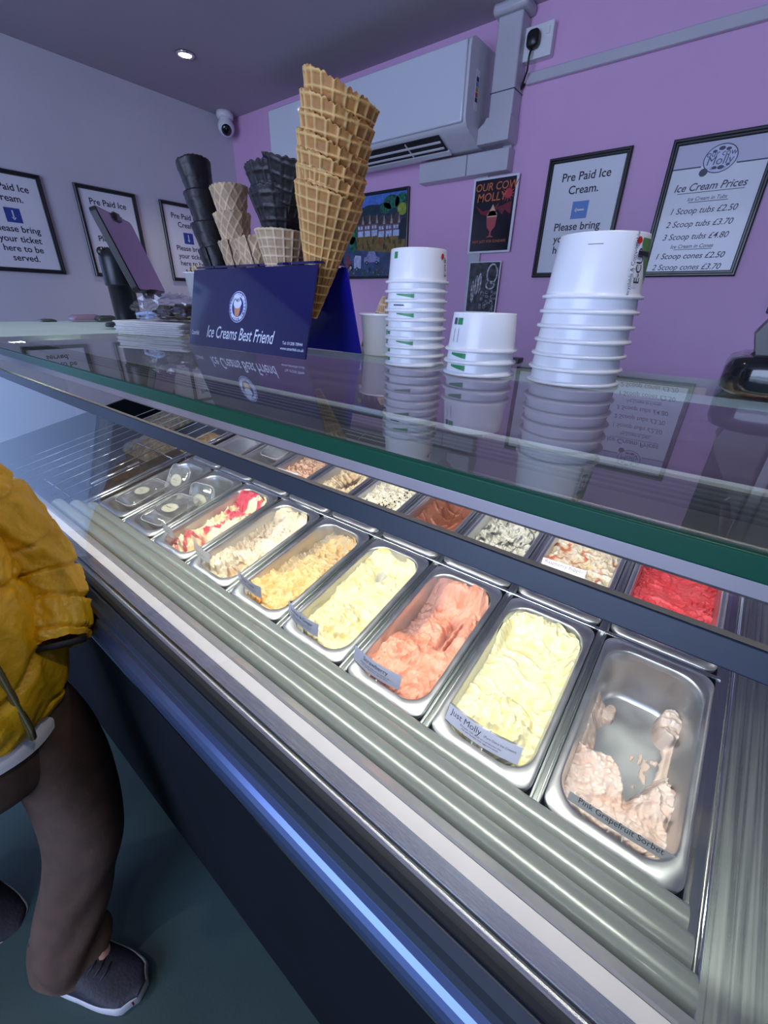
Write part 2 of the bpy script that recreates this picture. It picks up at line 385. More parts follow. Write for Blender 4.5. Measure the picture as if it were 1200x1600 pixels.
paint('hills', [[(X0, .08), (X1, .08), (X1, .172), (.12, .172), (.05, .150), (-.03, .155), (-.1, .14), (X0, .15)]], (.012, .035, .060), .0006)
paint('woods', [circ(.13, .155, .055, .032), circ(.20, .150, .045, .040), circ(.09, .13, .04, .025)], (.01, .13, .08), .0009, (90, .9))
paint('bright_tree', [circ(.205, .118, .032, .028), circ(-.11, .115, .018, .020)], (.28, .36, .04), .0012)
paint('left_tree', [circ(-.165, .06, .045, .09), circ(-.15, -.03, .03, .04)], (.015, .17, .07), .0012, (50, .9))
paint('field', [[(-.13, -.06), (X1, -.09), (X1, 0), (.0, .01), (-.13, .01)]], (.22, .15, .035), .0007, (40, .3))
hs = []; rf = []; gb = []; wn = []
for i in range(6):
    x = -.115+i*.052; z = .005-(.0 if i < 3 else .008); hs.append([(x, z), (x+.046, z), (x+.046, z+.075), (x, z+.075)])
    rf.append([(x-.002, z+.058), (x+.048, z+.058), (x+.040, z+.098+(i % 2)*.012), (x+.006, z+.098)])
    gb.append([(x+.032, z+.06), (x+.050, z+.06), (x+.041, z+.105)])
    for a, c in ((.004, .036), (.024, .036)): wn.append([(x+a, z+c), (x+a+.014, z+c), (x+a+.014, z+c+.015), (x+a, z+c+.015)])
    wn.append([(x+.002, z), (x+.044, z), (x+.044, z+.028), (x+.002, z+.028)])
paint('houses', hs, (.22, .12, .15), .0012); paint('roofs', rf, (.07, .045, .05), .0015); paint('gables', gb, (.40, .33, .26), .0018); paint('shopfronts', wn, (.50, .60, .80), .0020)
paint('pub', [[(.185, -.02), (X1, -.02), (X1, .075), (.21, .08), (.185, .05)]], (.012, .015, .035), .0016)
pp = []
for i in range(22): x = R_.uniform(-.12, .2); z = R_.uniform(-.07, -.01); pp.append([(x, z), (x+.006, z), (x+.005, z+.024), (x+.001, z+.024)])
paint('figures', pp, (.07, .035, .04), .0022); paint('red_figure', [[(.045, -.04), (.055, -.04), (.054, -.008), (.047, -.008)]], (.5, .05, .03), .0024)
paint('car', [[(-.065, -.125), (.055, -.125), (.055, -.105), (.03, -.095), (.015, -.070), (-.03, -.070), (-.045, -.095), (-.065, -.100)]], (.30, .30, .55), .0022)
paint('cart', [[(-.145, -.155), (-.09, -.155), (-.088, -.090), (-.135, -.086), (-.147, -.105)]], (.50, .55, .78), .0022)
paint('tractor', [[(-.215, -.150), (-.165, -.150), (-.165, -.115), (-.185, -.108), (-.190, -.085), (-.215, -.085)]], (.20, .05, .07), .0022)
paint('wheels', [circ(-.175, -.150, .018), circ(-.123, -.160, .012), circ(-.045, -.128, .010), (circ(.032, -.128, .010)), circ(-.222, -.155, .010)], (.01, .01, .014), .0024)
paint('wheel_hubs', [circ(-.175, -.150, .009), circ(-.123, -.160, .006), circ(-.045, -.128, .004), (circ(.032, -.128, .004))], (.5, .52, .62), .0026)
fl = [circ(R_.uniform(X0+.02, X1-.01), R_.uniform(Z0+.005, -.155), R_.uniform(.003, .007), None, 7) for i in range(60)]
paint('flowers', fl[:30], (.35, .22, .20), .0028, (30, .8)); paint('leaves', fl[30:], (.03, .15, .07), .0028, (30, .8))

# air conditioner
XA0, XA1, YA = -2.39, -1.14, 2.0
e = empty('air_conditioner', ((XA0+XA1)/2, YB, 2.03), 'white wall-mounted split air conditioner high on the pink wall', 'air conditioner')
hw = (XA1-XA0)/2
prof = [(-.001, .0), (-.001, .285), (-.03, .290), (-.19, .287), (-.215, .276), (-.222, .25), (-.222, .035), (-.214, .018), (-.200, .006), (-.165, -.0065), (-.09, -.034), (-.03, -.034)]
acw = mat('ac_white_shell', (.66, .67, .70), .25, coat=.5, noise=(6, .02))
MB().prism(prof, -hw, hw, lambda d, a, c: (d, a, c), False).build('casing', acw, e, bevel=.006)
bx('front_panel', (-hw+.004, -.232, .020), (hw-.012, -.221, .270), mat('ac_gloss_panel', (.70, .73, .80), .07, coat=1), e, bevel=.006)
def acT(x, s, hh):    # along the lower slanted face from front bottom (-.200,.006) to (-.09,-.036)
    y = -.206+s*.116; z = .006-s*.042; return (x, y-hh*.34, z-hh*.94)
b = MB(); b.box((-hw+.05, .04, .001), (hw-.14, .80, .005), acT); b.build('air_outlet', gasket, e)
for k, s in enumerate((.30, .60)):
    b = MB(); b.box((-hw+.055, s-.03, .006), (hw-.145, s+.05, .009), acT); b.build('louvre', white_pl, e)
b = MB(); b.box((-hw+.04, .80, .002), (hw-.13, 1.0, .010), acT); b.build('flap', acw, e)
for x in (-.35, 0., .3):
    b = MB(); b.box((x, .08, .004), (x+.004, .76, .010), acT); b.build('louvre_clip', white_pl, e)
b = MB(); b.box((hw-.001, -.16, .075), (hw+.0008, -.13, .20)); b.build('energy_label', paper, e)
for i, c in enumerate(((.02, .03, .08), (.45, .08, .04), (.55, .3, .05), (.10, .25, .5), (.02, .03, .08))):
    b = MB(); b.box((hw+.0005, -.157, .10+i*.016), (hw+.0014, -.136, .114+i*.016)); b.build('label_band', mat('energy_band_%s' % 'abcde'[i], c, .4), e)
lettering([('CE', hw-.09, 0, .018, 0, 0)], gi, e, lambda a, c, k: (a, -.19+c*.3, -.007-k), 'printed_mark')

# trunking
e = empty('pipe_trunking', (-1.06, YB, 2.0), 'white pipe trunking running from ceiling down beside the air conditioner', 'trunking')
trw = mat('trunking_white', (.56, .55, .60), .35, noise=(9, .03))
bx('cover', (-.045, -.085, .075), (.060, -.001, .395), trw, e, .006)
MB().prism([(-.095, 0), (.065, 0), (.065, .085), (-.045, .085), (-.055, .07), (-.095, .045)], -.100, -.001, lambda d, a, c: (a, d, c)).build('elbow', trw, e, bevel=.006)
bx('ceiling_collar', (-.065, -.105, .395), (.08, -.001, .430), trw, e, .012)
bx('joint_band', (-.047, -.087, .165), (.062, -.0015, .168), gi, e)
e = empty('cable_trunking', (-1.235, YB, 1.905), 'short horizontal white cable box below the air conditioner', 'trunking')
bx('cover', (-.235, -.062, .0), (.235, -.001, .080), trw, e, .003)
bx('joint', (.03, -.0635, .001), (.033, -.001, .079), gi, e)
bx('riser', (.185, -.022, .08), (.225, -.001, .10), trw, e, .002)
bx('drop', (.060, -.014, -.62), (.125, -.001, 0), trw, e, .002)
o = MB(); o.box((-.98, YB-.022, 2.190), (XR-.01, YB-.001, 2.225)); o = o.build('surface_conduit', trw, bevel=.003); tag(o, 'long thin white conduit running right along the pink wall', 'conduit')
e = empty('wall_socket', (-.945, YB, 2.305), 'white wall socket with black plug beside the trunking', 'socket')
bx('back_box', (-.055, -.032, -.048), (.055, -.001, .048), white_pl, e, .003)
bx('faceplate', (-.058, -.040, -.050), (.058, -.031, .050), white_pl, e, .003)
bx('switch', (.030, -.045, .012), (.044, -.039, .032), white_pl, e, .001)
MB().loops([[(-.012+x*s, -.040-d_, .002+y*s) for x, y in rrect(.05, .055, .018)] for s, d_ in ((.9, 0), (1, .01), (1, .025), (.8, .034))], cap1=True).build('plug', black, e)
MB().tube([(-.012, -.060, -.015), (-.016, -.068, -.05), (-.022, -.055, -.085), (-.042, -.035, -.11), (-.055, -.02, -.125), (-.045, -.012, -.108)], .0042, 8).build('cord', black, e)

# posters stuck on the drop trunking
e = empty('sundae_poster', (-1.065, YB-.018, 1.747), 'black sundae poster with orange lettering under the air conditioner', 'poster')
e = bx('sheet', (-.112, -.002, -.15), (.112, 0, .15), paper, e)
PT2 = lambda a, c, k: (a, -.002-k, c)
f = poly2(MB(), [(-.102, -.142), (.100, -.142), (.100, .142), (-.102, .142)], PT2, .0003); flat(f, 'printed_ground', mat('poster_black', (.012, .008, .018), .12, coat=.6, noise=(18, .5)), e)
lettering([('OUR COW', .005, .112, .042, .010, .12), ('MOLLY', -.014, .072, .046, .012, .12), ('NOT JUST FOR SUNDAES', -.003, -.103, .0155, .005, 0)], mat('poster_orange', (.62, .17, .06), .3), e, lambda a, c, k: PT2(a, c, k+.0006))
f = MB()
for k in range(12):
    a = k*30; poly2(f, [(.070+.018*math.cos(math.radians(a-8)), .080+.018*math.sin(math.radians(a-8))), (.070+.034*math.cos(math.radians(a)), .080+.034*math.sin(math.radians(a))), (.070+.018*math.cos(math.radians(a+8)), .080+.018*math.sin(math.radians(a+8)))], PT2, .0010)
poly2(f, circ(.070, .080, .019), PT2, .0010); flat(f, 'printed_sun', mat('poster_red', (.55, .05, .07), .3), e)
f = MB(); poly2(f, [(-.09, .045), (-.05, .02), (.0, .028), (.03, .05), (.02, .02), (-.02, .0), (-.06, .01)], PT2, .0008); poly2(f, [(.02, .03), (.09, .05), (.09, .0), (.06, .02), (.05, .0)], PT2, .0008)
flat(f, 'printed_swirl', mat('poster_dark_red', (.20, .02, .035), .3), e)
f = MB(); poly2(f, circ(.0, -.000, .026, .020), PT2, .0012); poly2(f, [(-.025, .0), (.025, .0), (0, .045)], PT2, .0012); flat(f, 'printed_cream', mat('poster_cream', (.75, .50, .33), .3), e)
f = MB(); poly2(f, [(-.027, -.005), (.027, -.005), (.021, -.045), (.004, -.062), (.004, -.078), (.020, -.086), (-.020, -.086), (-.004, -.078), (-.004, -.062), (-.021, -.045)], PT2, .0014); flat(f, 'printed_glass', mat('poster_pink', (.50, .09, .10), .3), e)
e = empty('black_and_white_poster', (-1.072, YB-.018, 1.446), 'small black and white picture below the sundae poster', 'poster')
e = bx('sheet', (-.086, -.002, -.114), (.086, 0, .114), paper, e)
f = poly2(MB(), [(-.082, -.11), (.080, -.11), (.080, .11), (-.082, .11)], PT2, .0003); flat(f, 'printed_ground', mat('photo_print_dark', (.05, .05, .055), .15, coat=.5, noise=(35, .95)), e)
pw = mat('photo_print_light', (.45, .46, .48), .2, noise=(70, .9)); f = MB()
for x, y, rx, ry in ((.045, .06, .030, .045), (.04, .01, .025, .02), (-.035, .01, .010, .045), (-.018, .02, .009, .045), (-.055, -.02, .009, .05)): ring2(f, x, y, rx, ry, .007, PT2, 20, .0008)
for k in range(26): x, y = R_.uniform(-.01, .075), R_.uniform(-.105, -.01); ring2(f, x, y, R_.uniform(.004, .010), R_.uniform(.004, .012), .002, PT2, 8, .0009)
flat(f, 'printed_shapes', pw, e)
# chalkboard, seen in the glass top
e = empty('chalkboard', (.40, YB, 1.86), 'black chalkboard with drinks written in chalk, mirrored in the glass top', 'chalkboard')
bx('frame', (-.32, -.022, -.50), (.38, -.001, .42), mat('board_frame', (.05, .05, .07), .3, coat=.4), e, .004)
e = bx('board', (-.28, -.026, -.46), (.34, -.0215, .38), mat('chalk_black', (.008, .009, .016), .4, noise=(9, .4)), e)
lettering([('Yorkshire Tea', .0, .05, .075, .0, .1), ('Espresso', -.03, -.12, .085, .0, .1), ('(Decaf)', .03, -.29, .090, .0, .1)], mat('chalk', (.6, .66, .72), .8), e, lambda a, c, k: (a, -.026-k, c))

# ---------------------------------------------------------------- the ice cream display case
TL = 3.34494056-math.pi
ct, st = math.cos(TL), math.sin(TL)
NP = -.673
def D(x, v, n=0.0):                   # tilted deck plane: x along the case, v up the slope, n above the pan rims
    return (x, v*ct-(NP+n)*st, H+v*st+(NP+n)*ct)
CX0, CX1 = -2.38, .62                 # case ends
GZ = H-.074
case = empty('display_freezer', (-.6, .6, 0), 'long ice cream display freezer with glass top and slanted front glass', 'display case')
case.location = (0, 0, 0)
gx0 = -1.12
# glass top: pane with a deep green polished front edge
bx('glass_top', (gx0, .178, GZ-.0095), (CX1, .667, GZ), tint, case)
bx('glass_front_edge', (gx0, .1745, GZ-.0108), (CX1, .1795, GZ-.0002), green_edge, case, .001)
bx('glass_front_edge', (-1.75, .1745, GZ-.0108), (gx0-.001, .1795, GZ-.0002), green_edge, case, .001)
bx('glass_rear_edge', (gx0, .6665, GZ-.010), (CX1, .669, GZ-.0005), mat('pale_green_edge', (.25, .36, .33), .3), case)
bx('led_rail', (-1.72, .180, GZ-.0215), (CX1, .205, GZ-.0112), alu, case, .002)
bx('led_rail_channel', (-1.72, .207, GZ-.030), (CX1, .235, GZ-.0112), alu, case, .002)
bx('led_diffuser', (-1.46, .310, GZ-.0352), (.15, .335, GZ-.0336), mat('led_diffuser', (1, 1, 1), .4, emit=((1, .95, .88), 5)), case)
for k in range(5):
    y = .2385+k*.0085; bx('rail_rib', (gx0, y, GZ-.0175), (CX1, y+.004, GZ-.0112), alu, case)
bx('support_strip', (-1.05, .300, GZ-.0335), (CX1, .345, GZ-.0295), mat('scuffed_aluminium', (.82, .80, .82), .45, .1, noise=(40, .08, .1), bump=(120, .3, .001)), case, .001)
bx('white_rear_board', (-1.10, .600, GZ-.020), (CX1, .664, GZ-.0105), white_pl, case)
for x in (-.62, -.28, .05, .33):
    bx('glass_clip', (x, .655, GZ-.012), (x+.035, .676, GZ+.004), black, case, .001)
for x in (.5,):
    bx('glass_post', (x, .630, .62), (x+.022, .652, GZ-.0205), steel, case, .002)
# front glass with slate rail
G0, G1 = (.172, H-.492), (.232, H-.147)
gl = math.hypot(G1[0]-G0[0], G1[1]-G0[1]); gu = ((G1[0]-G0[0])/gl, (G1[1]-G0[1])/gl)
def GT(x, s, h):                      # along the front glass, s up, h outwards
    return (x, G0[0]+gu[0]*s-gu[1]*h, G0[1]+gu[1]*s+gu[0]*h)
b = MB(); b.box((CX0+.02, .0, -.003), (CX1, gl-.004, .003), GT); b.build('front_glass', fglass, case)
b = MB(); b.box((CX0+.02, gl-.0145, -.005), (CX1, gl+.0025, .0045), GT); b.build('front_glass_rail', slate, case, bevel=.001)
# front profile, from the bumper up over the deck
def FP(poly, name, m, x0=CX0, x1=CX1, bev=0): return MB().prism(poly, x0, x1, lambda d_, a, c: (d_, a, c)).build(name, m, case, bevel=bev)
def P2(ang, Y): return (Y, H-Y*math.tan(math.radians(ang)))
FP([(.150, .10), (.150, .80), (.172, .80), (.172, .13), (1.13, .13), (1.13, .80), (1.16, .80), (1.16, .10)], 'lower_body', dark_body)
FP([(.19, 0.0), (.19, .10), (1.12, .10), (1.12, 0.0)], 'plinth', gasket)
# bumper (rounded)
bp = [(.150, .776)]+[(.150-.021*math.sin(math.radians(a)), .811-.032*math.cos(math.radians(a))) for a in range(10, 171, 16)]+[(.150, .846)]
FP(bp, 'bumper_rail', mat('blue_anodised_bumper', (.11, .16, .32), .33, .85, noise=(3, .05)), bev=0)
bx('lower_lip', (CX0, .137, .764), (CX1, .152, .7755), chrome, case, .002)
FP([(.150, .848), (.144, .850), (.144, .853), (.1655, .8675), (.175, .8675), (.175, .80), (.151, .80)], 'front_panel', bluepanel)
FP([(.144, .8535), (.1475, .862), (.1535, .8635), (.162, .8685), (.170, .8685), (.165, .8672)], 'groove_trim', slate)
FP([(.1655, .8678), (.1655, .8735), (.1705, .8755), (.178, .8735), (.178, .8678)], 'glass_gasket', gasket)
# glass step, white strip and grey profile descending to the tubes
A, B_, C_, D_ = (.178, .868), (.219, .845), (.242, .8335), (.2655, .8185)
FP([A, B_, (B_[0], .835), (A[0], .835)], 'step_profile', steel)
FP([(.190, .8625), (.1925, .8645), (.1945, .8605)], 'step_ridge', chrome)
FP([B_, C_, (C_[0], .815), (B_[0], .815)], 'white_strip', strip_w, x0=-1.56, x1=.152)
FP([(C_[0]+.0005, C_[1]+.0005), (C_[0]+.003, C_[1]+.003), (D_[0]-.004, D_[1]+.003), (D_[0], D_[1]-.004), (D_[0], .800), (C_[0]+.0005, .800)], 'grey_profile', mat('grey_profile', (.45, .45, .48), .35, .5), x0=-1.56, x1=.152)
FP([(D_[0]+.0005, .755), (D_[0]+.0005, .775), (.372, .722), (.372, .70)], 'tube_bed', gasket, x0=-1.48, x1=.151)
for cy, cz, r in ((.2885, .7965, .0185), (.330, .7760, .0200), (.3715, .7550, .0185)):
    pts = [(cy-r*math.cos(math.radians(a)), cz+r*math.sin(math.radians(a))) for a in range(-40, 181, 14)]
    MB().prism(pts, -1.455, .1505, lambda d_, a, c: (d_, a, c), True).build('air_duct_tube', duct, case)
# tilted deck around the pans
b = MB()
b.box((-1.50, .235, -.17), (.165, .262, -.022), D)
b.build('well_front_wall', steel, case)
b = MB(); b.box((-1.50, .23, -.175), (.165, 1.00, -.16), D); b.build('well_floor', mat('dark_well', (.10, .10, .11), .5, .6), case)
b = MB(); b.box((-1.50, .985, -.16), (.165, 1.0, .004), D); b.build('well_rear_wall', steel, case)
b = MB(); b.box((.1525, .13, -.19), (.1625, 1.0, .004), D); b.box((.1485, .245, -.03), (.153, 1.0, -.004), D); b.build('well_side_wall', chrome, case)
b = MB(); b.box((.163, .10, -.02), (.60, 1.02, -.002), D); b.build('steel_side_deck', steel_y, case, bevel=.003)
b = MB(); b.box((.1665, .105, -.002), (.171, 1.0, .002), D); b.build('deck_ridge', chrome, case, bevel=.002)
b = MB(); b.box((-1.50, 1.0, -.05), (.60, 1.09, .003), D); b.build('rear_ledge', steel, case, bevel=.003)
# pan rails
PX = [.148-.165-.183*i for i in range(9)]      # left edge of every pan column
for i in range(8):
    xr = PX[i]
    b = MB(); b.box((xr-.0172, .245, -.016), (xr-.0008, .985, -.0075), D); b.box((xr-.0165, .245, -.0075), (xr-.0115, .985, -.0045), D); b.box((xr-.0065, .245, -.0075), (xr-.0015, .985, -.0045), D); b.build('pan_rail', steel_y, case, bevel=.0015)
b = MB(); b.box((-1.485, .5990, -.013), (.165, .6065, -.001), D); b.build('cross_rail', chrome, case, bevel=.002)
# divider towards the cake section
b = MB(); b.box((-1.512, .165, -.02), (-1.499, 1.0, .006), D); b.box((-1.534, .165, -.02), (-1.519, 1.0, .006), D); b.box((-1.556, .165, -.03), (-1.485, 1.0, -.012), D)
b.build('section_divider', chrome, case, bevel=.003)
MB().tube([D(-1.60, .30, .0), D(-1.60, .30, .018), D(-1.60, .47, .018), D(-1.60, .47, .0)], .005, 8).build('divider_handle', chrome, case)
b = MB(); b.box((-2.34, .17, -.10), (-1.56, 1.0, -.085), D); b.build('cake_section_floor', mat('dark_tray_floor', (.035, .045, .065), .3, .5), case)
b = MB(); b.box((-2.36, .15, -.10), (-2.34, 1.0, .04), D); b.build('cake_section_end', dark_body, case)
b = MB(); b.prism([(.172, .87), (.283, 1.182), (.66, GZ-.012), (.66, .80), (.18, .80)], CX0+.002, CX0+.010, lambda d_, a, c: (d_, a, c)); b.build('end_glass', fglass, case)
FP([(1.10, .80), (1.16, .80), (1.16, 1.02), (1.10, 1.0)], 'rear_wall', white_pl)
for k in range(9):
    x = -1.62-k*.082
    MB().tube([D(x, .20, -.035), D(x, .96, -.035)], .0022, 6).build('shelf_wire', chrome, case)
for v in (.24, .6, .94):
    MB().tube([D(-2.30, v, -.0395), D(-1.59, v, -.0395)], .0025, 6).build('shelf_crossbar', chrome, case)
# pale green worktop at the far end of the glass
wt = bx('worktop', (-1.75, .180, GZ-.0095), (gx0-.001, .667, GZ), mat('pale_green_frosted_worktop', (.74, .94, .85), .5, coat=.1, noise=(4, .03)))
tag(wt, 'pale green worktop at the far left end of the glass top', 'worktop')

# ---------------------------------------------------------------- ice cream pans
PW, PL = .165, .335
V1, V2 = .2625, .6085
def pan_mesh():
    b = MB(); N = 12; cx, cy = PW/2, PL/2
    def L(ix, iy, r, z, cyo=0): return [(x, y, z) for x, y in rrect(PW-2*ix, PL-2*iy, r, N, cx, cy+cyo)]
    rings = [L(0, 0, .020, -.009), L(0, 0, .020, -.002), L(.0015, .0015, .0185, 0), L(.009, .017, .040, .0), L(.0105, .0185, .042, -.001), L(.0115, .0195, .042, -.005),
             L(.0135, .0215, .041, -.011), L(.0145, .0225, .041, -.014), L(.022, .032, .038, -.098), L(.025, .035, .036, -.106), L(.032, .042, .030, -.1095)]
    b.loops(rings, cap1=True)
    return b
pan_me = None
FL = -.109
def inner(z):                               # inner half width/length, corner radius of the pan at height z
    t = np.clip((-.011-z)/.087, 0, 1); return PW/2-.0130-.0085*t, PL/2-.0212-.0095*t, .041-.003*t
icem = mat('ice_cream', (.8, .8, .8), .42, attr=True, bump=(330, .6, .0018), noise=(90, .05), sss=.06)
icew = mat('ice_cream_wet', (.8, .8, .8), .22, attr=True, bump=(260, .4, .0014), noise=(60, .05), sss=.12, coat=.3)
def scoop_surface(name, i, row, fn, label, seed, wet=False, nx=104, ny=210, group='flavours of ice cream in the steel pans'):
    s = np.linspace(-1, 1, nx); q = np.linspace(0, 1, ny); Sg, Q = np.meshgrid(s, q)
    Xw = Sg*.065; Yw = Q*.29
    z, col = fn(Sg, Q, Xw, Yw, seed)
    wa = Xw+.016*fbm(Xw*22+5, Yw*22, seed+70); wb = Yw+.016*fbm(Xw*22, Yw*22+5, seed+71)
    z = z+(.0065*(np.clip(ridged(wa*30, wb*24, seed+72, 1), 0, 1)**3-.35)*sst(-.35, .15, fbm(Xw*18, Yw*18, seed+73)+.05))*(z > FL+.012)
    hx, hy, rr = inner(z)
    y = (Q*2-1)*hy
    over = np.clip(np.abs(y)-(hy-rr), 0, None)
    wx = hx-rr+np.sqrt(np.clip(rr**2-over**2, 0, None))
    x = Sg*wx
    vs = np.stack([x+PW/2, y+PL/2, z], -1).reshape(-1, 3)
    below = (z < FL+.0012)
    idx = np.arange(nx*ny).reshape(ny, nx)
    a = idx[:-1, :-1]; b_ = idx[:-1, 1:]; c = idx[1:, 1:]; d_ = idx[1:, :-1]
    keep = ~(below[:-1, :-1] & below[:-1, 1:] & below[1:, 1:] & below[1:, :-1])
    fs = np.stack([a, b_, c, d_], -1)[keep]
    me = bpy.data.meshes.new(name); me.from_pydata(vs.tolist(), [], fs.tolist()); me.update()
    at = me.color_attributes.new('Col', 'FLOAT_COLOR', 'POINT')
    cc = np.concatenate([col.reshape(-1, 3), np.ones((nx*ny, 1))], 1).astype(np.float32); at.data.foreach_set('color', cc.ravel())
    me.polygons.foreach_set('use_smooth', [True]*len(me.polygons)); me.materials.append(icew if wet else icem)
    o = bpy.data.objects.new(name, me); COL.objects.link(o)
    o.location = D(PX[i], V1 if row == 0 else V2, 0); o.rotation_euler = (TL, 0, 0)
    return tag(o, label, 'ice cream', group)
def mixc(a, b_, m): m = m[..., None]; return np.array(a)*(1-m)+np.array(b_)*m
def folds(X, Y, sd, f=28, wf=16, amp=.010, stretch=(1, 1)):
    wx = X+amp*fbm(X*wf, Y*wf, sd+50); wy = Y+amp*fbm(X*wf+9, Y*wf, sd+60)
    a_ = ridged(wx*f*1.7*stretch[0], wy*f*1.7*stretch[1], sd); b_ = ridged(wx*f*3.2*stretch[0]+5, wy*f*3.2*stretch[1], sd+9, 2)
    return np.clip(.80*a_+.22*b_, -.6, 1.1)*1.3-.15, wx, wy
def crumb(X, Y, sd): return fbm(X*110, Y*110, sd+3, 3)
def swirl(X, Y, cx, cy, r, hgt, sd, turns=3.0):
    dx = X-cx; dy = Y-cy; d = np.hypot(dx, dy)/r; a = np.arctan2(dy, dx)
    w = fbm(X*30, Y*30, sd+11)
    m = np.clip(1-d*d, 0, 1)
    cz = 1-np.abs(np.sin(a*1.5+d*3.14*turns*.55+w*3.2)); cz2 = 1-np.abs(np.sin(a*2.0-d*5+w*4+fbm(X*60, Y*60, sd+12)*2))
    return hgt*np.sqrt(m)*(.86+.14*w)+(.011*cz**1.5+.006*cz2**2-.006)*sst(1.05, .6, d), sst(1.05, .85, d)

def f_grape(s, q, X, Y, sd):
    n = fbm(X*26, Y*26, sd, 4); n2 = fbm(X*60, Y*60, sd+4, 4); R, _, _ = folds(X, Y, sd, 40)
    front = sst(.06, -.05, q+.03*n2-(.41+.06*n-.16*gau(s, .22, .26)+.08*gau(s, -.3, .25)+.05*sst(.5, .9, s)))
    left = sst(-.66, -.84, s+.18*n+.09*n2)*sst(.86, .80, q)
    lr = gau(s, -.62, .20)*gau(q, .80, .08)*(1+n)
    rr = sst(.5, .8, gau(s, .80, .34)*gau(q, .86, .11)*1.5+.25*n)
    right = sst(.45, .62, gau(s, .93-.20*sst(.45, .3, q), .13)+.5*n2+.35*n)*sst(.30, .36, q)*sst(.86, .78, q)*.55
    z = FL-.004+np.maximum.reduce([front*(.068+.012*n+.006*R), left*(.026+.02*n+.006*R+.020*sst(-.86, -.97, s)), np.clip(sst(.35, .6, lr+.2*n2), 0, 1)*.016, rr*(.038+.01*n+.004*R), right*(.018+.016*sst(.88, .98, s))])
    z += .0018*n2
    smear = sst(.30, .5, ridged((X+.008*n)*40, (Y+.008*n)*16, sd+8, 2)*gau(q, .6, .25)*gau(s, .45, .5)+.35*n2-.16)
    z = np.maximum(z, FL-.002+.0050*smear*(n2 > -.25))
    c = mixc((.86, .66, .56), (.93, .80, .72), sst(-.4, .5, n)); c = c*(1-sst(.3, .5, n2)[..., None]*.15*np.array([0, 1, .8]))
    return z, c
def f_molly(s, q, X, Y, sd):
    n = fbm(X*18, Y*18, sd, 4); R, wx, wy = folds(X, Y, sd, 26, amp=.012)
    z = -.030+.008*sst(.55, .2, q)-.014*gau(q, .60, .22)*(1-s*s)+.0030*n+.0022*R*sst(.35, .6, np.abs(s)+.5*n)
    rim = np.maximum(sst(.86, .95, q+.03*n), sst(.80, .95, np.abs(s)+.06*n)*sst(.5, .8, q))
    z += rim*(.016+.009*R)
    sw, m = swirl(X, Y, .004, .062, .052, .030, sd, 3.2)
    z = np.maximum(z, -.032+sw*1.0+.007*R*m)+.006*sst(.34, .0, q)*R
    z += .0006*crumb(X, Y, sd)*(1-m)
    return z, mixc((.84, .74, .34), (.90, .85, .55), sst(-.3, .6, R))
def f_straw(s, q, X, Y, sd):
    n = fbm(X*22, Y*22, sd, 4); R, wx, wy = folds(X, Y, sd, 34, amp=.010, stretch=(1.6, .7)); cr = crumb(X, Y, sd)
    z = -.022+.010*n-.022*sst(.30, .55, q+.05*n)*(1-.45*sst(.2, .9, s))+.010*gau(q, .95, .05)
    z -= .008*sst(-.35, -.75, s+.1*n)*sst(.38, .5, q)*sst(1., .85, q)
    z += .030*sst(.80, .97, q+.04*n)+.012*gau(s, .75, .15)*sst(.5, .7, q)
    gr = gau(s, .28+.1*n, .10)*sst(.42, .5, q)*sst(.80, .74, q)+gau(s, .52+.1*n, .05)*sst(.45, .5, q)*sst(.78, .74, q)
    z -= .020*gr
    dome, m = swirl(X, Y, -.022, .085, .032, .014, sd, 1.5); z += dome*.8
    z += .0032*R+.0016*cr+.004*n*sst(.28, .1, q)
    c = mixc((.78, .27, .16), (.88, .42, .29), sst(-.5, .5, n+.5*R))
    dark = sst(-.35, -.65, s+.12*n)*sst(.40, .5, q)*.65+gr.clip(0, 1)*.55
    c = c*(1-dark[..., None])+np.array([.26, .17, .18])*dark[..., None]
    red = (fbm(X*150, Y*150, sd+9, 2) > .52)*sst(-.3, -.8, s)*sst(.55, .3, q)+(fbm(X*120, Y*120, sd+19, 2) > .50)*sst(.15, .05, q)
    return z, c*(1-np.clip(red, 0, 1)[..., None])+np.array([.55, .02, .02])*np.clip(red, 0, 1)[..., None]
def f_lemon(s, q, X, Y, sd):
    n = fbm(X*20, Y*20, sd, 4); R, wx, wy = folds(X, Y, sd, 24, amp=.012)
    z = -.028-.014*sst(.35, .8, q)*gau(s, .1, .8)+.004*n
    z += .018*sst(.88, .97, q+.03*n)+.012*sst(-.70, -.92, s+.1*n)*sst(.4, .5, q)
    z += .010*sst(.75, .95, s+.08*n)
    d_, m = swirl(X, Y, -.006, .070, .055, .046, sd, 2.2)
    z = np.maximum(z, -.046+d_+.0045*R*m)
    z += .0035*R*sst(.6, .8, q)+.0022*R*sst(.3, .1, q)+.0008*crumb(X, Y, sd)
    z -= .016*gau(q, .80, .07)*gau(s, -.30, .16)
    bare = gau(q, .82, .08)*gau(s, -.25, .35)
    c = mixc((.88, .72, .32), (.92, .83, .50), sst(-.3, .5, R+n)); k = sst(.5, .8, bare+.3*n)[..., None]
    return z, c*(1-k)+np.array([.52, .50, .42])*k
